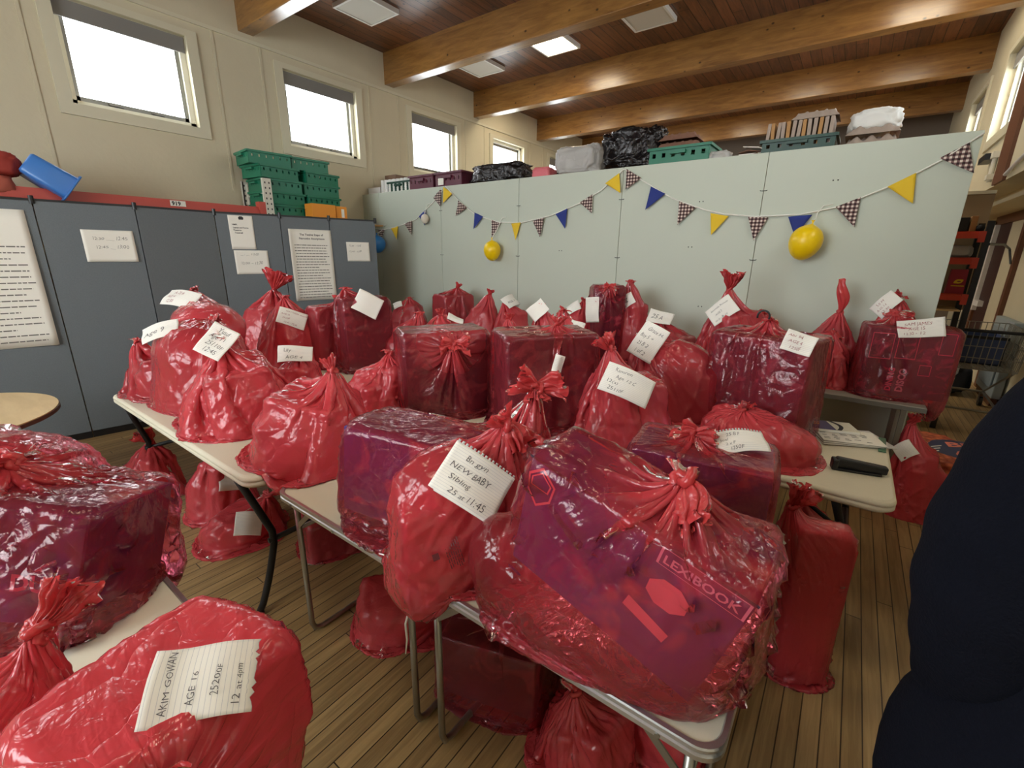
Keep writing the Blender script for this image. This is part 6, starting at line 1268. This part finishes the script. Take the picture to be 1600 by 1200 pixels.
def gathered(m, K, d, length, r0, r1, flat, seed, pleats=8, droop=0.0, side=None, tip=0.35, rows=12, cols=90):
    """crumpled film fanning out of a knot along d"""
    d = Vector(d).normalized(); a = (side.normalized() if side is not None else d.orthogonal().normalized()); a = (a - d * a.dot(d)).normalized(); b = d.cross(a)
    rnd = random.Random(seed); ph = [rnd.uniform(0, 6.28) for _ in range(6)]; P = []
    for i in range(rows + 1):
        t = i / rows; row = []
        r_ = r0 + (r1 - r0) * t ** 0.8
        for k in range(cols):
            u = k / cols * 2 * math.pi
            w = 1 + (0.15 + 0.16 * t) * math.sin(pleats * u + ph[0] + 0.9 * math.sin(3 * u + ph[1])) + 0.22 * t * math.sin(2 * u + ph[2]) + 0.12 * t * math.sin((2 * pleats + 3) * u + ph[5] + 2 * t)
            l = length * t * (1 + tip * 0.5 * (0.6 * math.sin(2 * u + ph[3]) + 0.4 * math.sin(7 * u + ph[4])) * t)
            c = K + d * l - UP * droop * t * t
            q = c + a * (math.cos(u) * r_ * w) + b * (math.sin(u) * r_ * w * flat)
            row.append(q + noise.noise_vector(q * 30 + Vector((seed, 0, 0))) * (0.022 * t * min(1.0, length / 0.07)))
        P.append(row)
    V = [[m.bm.verts.new(Vector(p)) for p in row] for row in P]
    uvl = m.bm.loops.layers.uv.verify()
    for i in range(rows):
        for k in range(cols):
            f = m.bm.faces.new((V[i][k], V[i][(k + 1) % cols], V[i + 1][(k + 1) % cols], V[i + 1][k]))
            for lp, (uu, vv) in zip(f.loops, ((k, i), (k + 1, i), (k + 1, i + 1), (k, i + 1))): lp[uvl].uv = (uu / cols, vv / rows)

def knot_parts(root, K, style, length, dv, right, away, seed, scale=1.0):
    K = Vector(K); rnd = random.Random(seed); length *= 0.72
    d = right * dv[0] + away * dv[1] + UP * dv[2]
    if d.length < 1e-3: d = UP - away * 0.5
    # twisted knot: a lumpy trefoil of thick rolled film
    m = MB(); pts = []; s = 0.0095 * scale
    A = right * math.cos(seed) + away * math.sin(seed) * 0.6 + UP * 0.3; A.normalize(); dn = d.normalized(); A = (A - dn * A.dot(dn)).normalized(); Bv = dn.cross(A)
    for k in range(48):
        t = k / 48 * 2 * math.pi
        pts.append(K + A * (s * (math.sin(t) + 2 * math.sin(2 * t)) * 0.62) + Bv * (s * (math.cos(t) - 2 * math.cos(2 * t)) * 0.62) + dn * (-s * 1.2 * math.sin(3 * t)))
    m.tube(pts, [0.0085 * scale * (1 + 0.25 * math.sin(5 * k * 0.7 + seed)) for k in range(48)], 10, True)
    m.build('knot', M['knot'], root, True)
    m = MB()
    if style == 'up': gathered(m, K, d, length, 0.011, 0.032, 0.8, seed, 14)
    elif style == 'crown': gathered(m, K, d, length, 0.014, length * 0.6, 0.75, seed, 18, tip=0.3); gathered(m, K, d + right * 0.2, length * 0.7, 0.012, 0.034, 0.6, seed + 5, 12)
    elif style == 'flat': gathered(m, K, d, length, 0.013, 0.04, 0.4, seed, 12, droop=0.03); gathered(m, K, d * -0.6 + UP * 0.5 + away * 0.3, length * 0.7, 0.013, 0.032, 0.45, seed + 3, 10, droop=0.02)
    elif style == 'fold': gathered(m, K, d, length, 0.02, 0.062, 0.45, seed, 14, droop=0.02, side=right); gathered(m, K, UP * 0.5 - right * 0.4, length * 0.6, 0.015, 0.04, 0.5, seed + 3, 10)
    elif style in ('ears', 'bow'):
        lift = 0.55 if style == 'ears' else 0.12
        for sg in (-1, 1):
            gathered(m, K, right * sg * (0.9 if sg > 0 else 0.75) + UP * lift * (0.5 if sg > 0 else 1.0) - away * 0.15, length * (1.0 if sg > 0 else 0.9), 0.012, 0.042, 0.55, seed + sg, 10, droop=0.02, side=UP, tip=0.25)
        gathered(m, K, UP * -0.8 - away * 0.6, length * 0.5, 0.01, 0.035, 0.5, seed + 9, 10)
    elif style == 'spire':
        P = []
        for i in range(25):
            t = i / 24; r_ = 0.012 + 0.022 * math.sin(min(1, t * 1.15) * math.pi * 0.8) ** 1.5; c = K + d * length * t + right * 0.012 * math.sin(t * 5)
            P.append([c + right * math.cos(u) * r_ * (1 + 0.2 * math.sin(4 * u + 5 * t)) + away * math.sin(u) * r_ * 0.7 * (1 + 0.2 * math.sin(4 * u + 5 * t)) for u in [k / 32 * 6.2832 for k in range(32)]])
        P.append([K + d * length * 1.03] * 32)
        m.grid(P, True); m.bm.loops.layers.uv.verify()
    elif style == 'knotbig':
        gathered(m, K, d, length, 0.016, 0.055, 0.6, seed, 16); gathered(m, K, UP + right * 0.3 + away * 0.3, length * 0.9, 0.014, 0.04, 0.5, seed + 2, 12, tip=0.3); gathered(m, K, -away + UP * 0.2, length, 0.014, 0.045, 0.5, seed + 4, 14)
    o = m.build('gathered_end', M['knot'], root, True)

def note_on(root, X, nt, label_lines, seed, ring=False, torn=False, film_print=False):
    """paper note stapled to the film, following its surface"""
    p = np.array(nt['p'], np.float32); v = Vector(nt['v'])
    flat = X.reshape(-1, 3)
    # where the line of the note's place meets the film: nearest film point, then the local average
    rel = flat - np.array([0, 0, EYE], np.float32); tt = rel @ np.array(v[:], np.float32)
    perp = np.linalg.norm(rel - tt[:, None] * np.array(v[:], np.float32), axis=1)
    near = perp < 0.022
    if not near.any(): near = perp < perp.min() + 0.015
    k = np.where(near)[0][tt[near].argmin()]
    c0 = flat[k]; rad = max(nt['w'], nt['h']) * 0.5
    sel = flat[np.linalg.norm(flat - c0, axis=1) < rad]
    sel = sel[((sel - c0) @ np.array(v[:], np.float32)) < rad * 0.75]
    q = sel - sel.mean(0); w_, vec = np.linalg.eigh(q.T @ q); n = Vector(vec[:, 0].tolist())
    if n.dot(v) > 0: n = -n
    n = (n * 0.7 - v * 0.45).normalized()
    ax = Vector(nt['ax']); ax = (ax - n * ax.dot(n)).normalized(); ay = n.cross(ax)
    W, H = nt['w'], nt['h']
    top = float(((sel - c0) @ np.array(n[:], np.float32)).max())
    kd = (Vector(c0.tolist()) - Vector(nt['knot'])).length
    o = Vector(c0.tolist()) + n * (min(0.025, top * 0.7) + 0.006 + (0.028 * max(0, 1 - kd / (rad + 0.05))))
    rnd = random.Random(seed); b1, b2, ph = rnd.uniform(-0.10, 0.10), rnd.uniform(0.02, 0.12), rnd.uniform(0, 6)
    def sf(x, y):
        a, b = x / W - 0.5, y / H - 0.5
        z = -b2 * W * (a * a * 1.6 + b * b * 0.4) + b1 * W * a * b * 2 + 0.006 * math.sin(a * 5 + ph) + 0.004 * math.sin(b * 7 + ph * 2)
        return o + ax * (x - W / 2) + ay * (y - H / 2) + n * z
    if film_print:                                                     # warning lines and a square mark printed on the film itself
        o = Vector(c0.tolist()) + n * 0.004; m = MB()
        for k in range(7):
            x = 0.0
            while x < W * rnd.uniform(0.75, 1):
                w = rnd.uniform(0.006, 0.016); m.quad([sf(x, H - k * 0.0062), sf(x + w, H - k * 0.0062), sf(x + w, H - k * 0.0062 + 0.0026), sf(x, H - k * 0.0062 + 0.0026)]); x += w + 0.003
        x, y = W * 0.3, H - 0.075
        m.quad([sf(x, y), sf(x + 0.018, y), sf(x + 0.018, y + 0.018), sf(x, y + 0.018)])
        m.build('film_print', M['filmprint'], root); return None
    nx, ny = 18, 14; m = MB(); uvl = m.bm.loops.layers.uv.verify()
    VV = [[m.bm.verts.new(sf(W * i / nx, H * j / ny + (rnd.uniform(-0.006, 0.003) if torn and j == 0 else 0))) for i in range(nx + 1)] for j in range(ny + 1)]
    for j in range(ny):
        for i in range(nx):
            f = m.bm.faces.new((VV[j][i], VV[j][i + 1], VV[j + 1][i + 1], VV[j + 1][i]))
            for lp, (a, b) in zip(f.loops, ((i, j), (i + 1, j), (i + 1, j + 1), (i, j + 1))): lp[uvl].uv = (W * a / nx, H * b / ny)
    if ring:                                                           # stubs between torn ring-binding holes along the top
        for i in range(16):
            x = W * (i + 0.5) / 16; w = W / 16 * 0.3
            m.quad([sf(x - w, H), sf(x + w, H), sf(x + w, H + 0.007), sf(x - w, H + 0.007)])
    pn = m.build('paper_note', M['lined'], root, True)
    sd = pn.modifiers.new('thickness', 'SOLIDIFY'); sd.thickness = 0.0005; sd.offset = -1
    if label_lines:
        nL = len(label_lines); sz = min(H / (nL + 0.9) * 0.85, W / (max(sum(0.72 if ch.isupper() else 0.55 for ch in s) for s in label_lines) + 0.9))
        L = [(tx, W * (0.10 + 0.07 * ((i * 7 + seed) % 3)), H * (1 - (i + 1.05) / (nL + 0.55)), 1.0, 0.03 * math.sin(i * 2 + seed)) for i, tx in enumerate(label_lines)]
        lettering('handwriting', L, o, ax, ay, sz, M['redink'] if nt.get('red') else M['ink'], pn, wob=0.05, seed=seed, surf=sf, lift=0.0015)
    return pn

def carton(name, label, cat, c, half, Rm, material, group=None):
    t = thing(name, label, cat, tuple(float(v) for v in c), group)
    rm = Matrix(Rm.tolist())
    MB().box([float(v) for v in c], [float(2 * v) for v in half], rm, bev=0.004, seg=1).build('carton', material, t)
    return t

CONT = {'dark': ('darkbox', 'dark carton'), 'purple': ('purplebox', 'purple printed carton'), 'navy': ('navybox', 'navy patterned carton'), 'softgift': ('softgift', 'mottled parcel'), 'darkbox': ('darkbox', 'dark carton'), 'pinkgift': ('pinkgift', 'pink parcel')}
PM = {'pink': mat('carton_pink', srgb(236, 120, 160), 0.5), 'pale': mat('carton_pale', srgb(236, 226, 226), 0.5)}
PRINTS = {'l1': (('printed_word', [('DINING', -0.22, -0.85, math.pi / 2)], 0.2, 'pink'), ('printed_word', [('DISCO', 0.05, -0.85, math.pi / 2)], 0.24, 'pale')),
          'b1': (('printed_word', [('DUCK', 0.35, -0.4, 0.0)], 0.4, 'pink'), ('printed_word', [('ELITE', -0.6, -0.75, 0.0)], 0.3, 'pale')),
          'f2': (('printed_word', [('SYLVA', 0.75, -0.9, math.pi / 2)], 0.16, 'pale'),)}
M['filmprint'] = mat('dark_red_film_print', srgb(96, 26, 36), 0.5)
GROUP = 'tied red sacks of gifts'
def sack(b):
    seed = sum(ord(ch) * (i + 3) for i, ch in enumerate(b['key'])) % 1000
    rnd = random.Random(seed)
    cx, cy = b['c']; zs, W, D, h = b['z'], b['W'], b['D'], b['h']; hd = Vector((math.cos(b['dir']), math.sin(b['dir']), 0)); right = Vector((hd.y, -hd.x, 0))
    ang = math.atan2(right.y, right.x); yaw = ang + R(b['yaw']); K = Vector(b['K'])
    kind = b['kind']; prims = []; cart = None
    f32 = lambda *v: np.array(v, np.float32)
    if kind == 'soft':
        hc = min(h, K.z - zs - 0.02) * 0.84
        prims.append(('ell', f32(cx, cy, zs + hc * 0.40), f32(W * 0.42, D * 0.40, hc * 0.42), rotm(yaw)))
        prims.append(('box', f32(cx + right.x * W * 0.05, cy + right.y * W * 0.05, zs + hc * 0.45), f32(W * 0.24, D * 0.24, hc * 0.42), rotm(yaw + rnd.uniform(-0.7, 0.7), rnd.uniform(-0.2, 0.2), rnd.uniform(-0.2, 0.2)), 0.012))
        for k in range(4):
            a = k * 1.57 + rnd.uniform(-0.5, 0.5); prims.append(('box', f32(cx + math.cos(a) * W * 0.2, cy + math.sin(a) * D * 0.2, zs + hc * rnd.uniform(0.25, 0.5)), f32(W * rnd.uniform(0.10, 0.17), D * rnd.uniform(0.10, 0.16), hc * rnd.uniform(0.18, 0.3)), rotm(rnd.uniform(0, 3), rnd.uniform(-0.5, 0.5), rnd.uniform(-0.4, 0.4)), 0.012))
    elif kind in ('low', 'lying'):
        hc = h * (0.8 if kind == 'low' else 0.9)
        zb = 0 if kind == 'low' else h * 0.12
        prims.append(('ell', f32(cx, cy, zs + zb + (hc - zb) * 0.5), f32(W * 0.48, D * 0.42, (hc - zb) * 0.5), rotm(yaw, 0, 0.1)))
        prims.append(('box', f32(cx - right.x * W * 0.2, cy - right.y * W * 0.2, zs + hc * 0.5), f32(W * 0.16, D * 0.2, hc * 0.25), rotm(yaw, 0.2), 0.03))
    elif kind in ('box', 'half', 'cone', 'boxlean', 'boxlie'):
        if kind == 'box': c, hf, rm = f32(cx, cy, zs + h * 0.46), f32(W * 0.40, D * 0.38, h * 0.445), rotm(yaw)
        elif kind == 'half': c, hf, rm = f32(cx, cy, zs + h * 0.27), f32(W * 0.36, D * 0.34, h * 0.25), rotm(yaw); prims.append(('ell', f32(cx, cy, zs + h * 0.45), f32(W * 0.42, D * 0.40, h * 0.40), rotm(yaw)))
        elif kind == 'cone': c, hf, rm = f32(cx, cy, zs + h * 0.34), f32(W * 0.30, D * 0.30, h * 0.32), rotm(yaw + 0.4); prims.append(('ell', f32(cx, cy, zs + h * 0.25), f32(W * 0.44, D * 0.42, h * 0.26), rotm(yaw)))
        elif kind == 'boxlean': c, hf, rm = f32(cx - 0.12, cy - 0.05, zs + h * 0.46), f32(0.21, 0.13, h * 0.42), rotm(R(12), R(-4), R(3)); prims.append(('ell', f32(cx + 0.13, cy + 0.08, zs + 0.14), f32(0.2, 0.17, 0.14), rotm(0)))
        else: c, hf, rm = f32(cx + 0.10, cy + 0.02, zs + 0.17), f32(0.23, 0.17, 0.14), rotm(R(42), R(-14), R(10)); prims.append(('ell', f32(cx - 0.1, cy - 0.02, zs + h * 0.48), f32(0.26, 0.24, h * 0.46), rotm(0)))
        prims.insert(0, ('box', c, hf, rm, 0.006)); cart = (c, hf - 0.005, rm)
    # keep the tie clear of the contents
    for _ in range(60):
        q = np.array([K], np.float32); q0 = q.copy(); push_out(q, prims, 0.02)
        if np.allclose(q, q0, atol=1e-5): break
        K = K - hd * 0.012 if b['tail'][0] in ('bow', 'knotbig') else Vector((K.x - hd.x * 0.002, K.y - hd.y * 0.002, K.z + 0.01))
    if b['tail'][0] == 'bow': K -= hd * 0.03
    box = kind in ('box', 'boxlean')
    hs = h * (0.86 if box else 0.5)
    X = drape(cx, cy, zs, W * (0.46 if box else 0.45), D * (0.46 if box else 0.45), yaw if box else ang, hs, K, prims, SLABS, seed, 2 if b['hi'] >= 1 else 1, top=h, press=0.0001 if box else 0.00025, slack=1.03 if box else 1.05, girth=1.08 if box else 1.22)
    t = thing('gift_sack', b['label'], 'sack', (cx, cy, zs), b.get('group', GROUP))
    X = crumple(X, seed, 0.0018 if box else 0.0048)
    film_mesh('film', X, M[b['film']], t)
    st, ln, dv = b['tail']
    knot_parts(t, K, st, ln, dv, right, hd, seed, 1.15 if b['hi'] >= 2 else 1.0)
    if 'note' in b:
        b['note']['knot'] = tuple(K); b['note']['red'] = b['key'] in ('d2', 'g3', 'l1', 'l2', 'c5')
        if 'film_print' in b: b['film_print']['knot'] = tuple(K); note_on(t, X, b['film_print'], [], seed, film_print=True)
        note_on(t, X, b['note'], b['note']['lines'], seed, 'ring-bound' in b['short'], b['hi'] >= 3)
    if cart and b['cont']:
        mk, nm = CONT[b['cont']]
        g = carton('gift_box' if 'carton' in nm else 'gift_parcel', ' '.join((nm + ' inside the ' + b['short']).split()[:16]), 'box', *cart, M[mk], 'cartons inside the red sacks')
        if b['key'] in PRINTS:
            cc, hf_, rm_ = cart; fx = 1 if b['key'] != 'b1' else 1
            o = Vector((cc - rm_[:, 1] * (hf_[1] + 0.0005)).tolist()); ax, ay = Vector(rm_[:, 0].tolist()), Vector(rm_[:, 2].tolist())
            for nm_, lines, size, mk_ in PRINTS[b['key']]:
                lettering(nm_, [(tx, x * hf_[0], y * hf_[2], 1, rt) for tx, x, y, rt in lines], o, ax, ay, float(size * hf_[2]), PM[mk_], g, bold=0.002)
            if b['key'] == 'l1':
                m = MB()
                for x, y, w, h_ in ((-0.9, 0.1, 0.5, 0.75), (-0.3, 0.15, 0.45, 0.7), (0.62, 0.35, 0.3, 0.6), (0.3, -0.3, 0.25, 0.3)):
                    for (xa, ya, xb, yb) in ((x, y, x + w, y + 0.02), (x, y + h_, x + w, y + h_ + 0.02), (x, y, x + 0.015, y + h_), (x + w, y, x + w + 0.015, y + h_)):
                        m.quad([o + ax * (xx * hf_[0]) + ay * (yy * hf_[2]) - Vector(rm_[:, 1].tolist()) * 0.001 for xx, yy in ((xa, ya), (xb, ya), (xb, yb), (xa, yb))])
                m.build('printed_frame', PM['pink'], g)
    return t, X
SACKS = {}
for b in BAGS:
    b['label'] = ' '.join((('' if 'red ' in b['short'] else 'red ') + b['short']).split()[:16])
    SACKS[b['key']] = sack(b)

# the huge front sack with a purple carton leaning in it
def front_sack():
    rm = rotm(-0.0444, 0.1356, 0.2691); half = np.array((0.252, 0.085, 0.18), np.float32)
    c = np.array((-0.3154, 0.7827, 0.9742), np.float32) + rm[:, 1] * 0.085
    prims = [('box', c, half, rm, 0.006), ('ell', np.array((-0.42, 0.97, 0.86), np.float32), np.array((0.27, 0.17, 0.135), np.float32), rotm(0.1)), ('ell', np.array((-0.62, 0.83, 0.85), np.float32), np.array((0.10, 0.09, 0.12), np.float32), rotm(0)),
             ('box', np.array((-0.25, 1.07, 0.86), np.float32), np.array((0.2, 0.09, 0.12), np.float32), rotm(0.05), 0.02)]
    K = Vector((-0.195, 0.845, 1.215))
    X = drape(-0.41, 1.0, 0.722, 0.29, 0.22, 0.0, 0.22, K, prims, SLABS, 92, 2, press=0.0001, slack=1.03, girth=1.08)
    t = thing('gift_sack', 'huge red sack at the table front with a leaning purple carton and a big knot', 'sack', (-0.35, 0.93, 0.722), GROUP)
    X = crumple(X, 77, 0.0018)
    film_mesh('film', X, M['clear'], t)
    right, away = Vector((1, 0.1, 0)).normalized(), Vector((-0.1, 1, 0)).normalized()
    knot_parts(t, K, 'flat', 0.10, (0.25, -0.5, -0.25), right, away, 12, 1.2)
    g = carton('gift_box', 'large purple printed carton leaning inside the huge front sack', 'box', c, half - 0.005, rm, M['purplebox'], 'cartons inside the red sacks')
    ax, ay, an = Vector(rm[:, 0].tolist()), Vector(rm[:, 2].tolist()), -Vector(rm[:, 1].tolist())
    o = Vector(c.tolist()) + an * 0.0815
    pk = mat('pink_print', srgb(240, 150, 150), 0.5); wh = mat('pale_print', srgb(236, 214, 220), 0.5)
    lettering('maker_name', [('LEXIBOOK', 0.085, 0.135, 1, 0)], o, ax, ay, 0.03, wh, g, lift=0.002, bold=0.0006)
    def poly(name, pts, m_, dz=0.001):
        mm = MB(); vs = [mm.bm.verts.new(o + ax * x + ay * y + an * dz) for x, y in pts]; mm.bm.faces.new(vs); return mm.build(name, m_, g)
    def frame(name, pts, w, m_):
        mm = MB(); cx = sum(p[0] for p in pts) / len(pts); cy = sum(p[1] for p in pts) / len(pts); n = len(pts)
        A = [mm.bm.verts.new(o + ax * x + ay * y + an * 0.001) for x, y in pts]; Bv = [mm.bm.verts.new(o + ax * (cx + (x - cx) * w) + ay * (cy + (y - cy) * w) + an * 0.001) for x, y in pts]
        for i in range(n): mm.bm.faces.new((A[i], A[(i + 1) % n], Bv[(i + 1) % n], Bv[i]))
        return mm.build(name, m_, g)
    poly('dark_strip', [(-0.25, 0.172), (0.25, 0.172), (0.25, 0.179), (-0.25, 0.179)], M['darkbox'])
    frame('name_frame', [(0.075, 0.125), (0.243, 0.125), (0.243, 0.17), (0.075, 0.17)], 0.94, wh)
    poly('hexagon_badge', [(0.12 + 0.045 * math.cos(a), 0.06 + 0.04 * math.sin(a)) for a in [k * math.pi / 4 + 0.4 for k in range(8)]], pk)
    poly('age_panel', [(0.05, -0.04), (0.15, -0.065), (0.155, -0.035), (0.055, -0.005)], pk)
    frame('shield_emblem', [(-0.245, 0.13), (-0.21, 0.165), (-0.17, 0.13), (-0.175, 0.08), (-0.21, 0.045), (-0.24, 0.08)], 0.86, pk)
    frame('shield_emblem', [(-0.235, 0.125), (-0.21, 0.15), (-0.18, 0.125), (-0.185, 0.10), (-0.235, 0.10)], 0.85, pk)
front_sack()
# black hook on the neck of the large dark sack
hk = thing('hook', 'small black hook caught in the neck of the large dark sack', 'hook', (-0.33, 2.66, 1.34))
MB().tube([(-0.34 + 0.028 * math.cos(a), 2.66, 1.345 + 0.03 * math.sin(a)) for a in [R(200 - 14 * k) for k in range(17)]], 0.005, 8).build('wire', M['black'], hk, True)
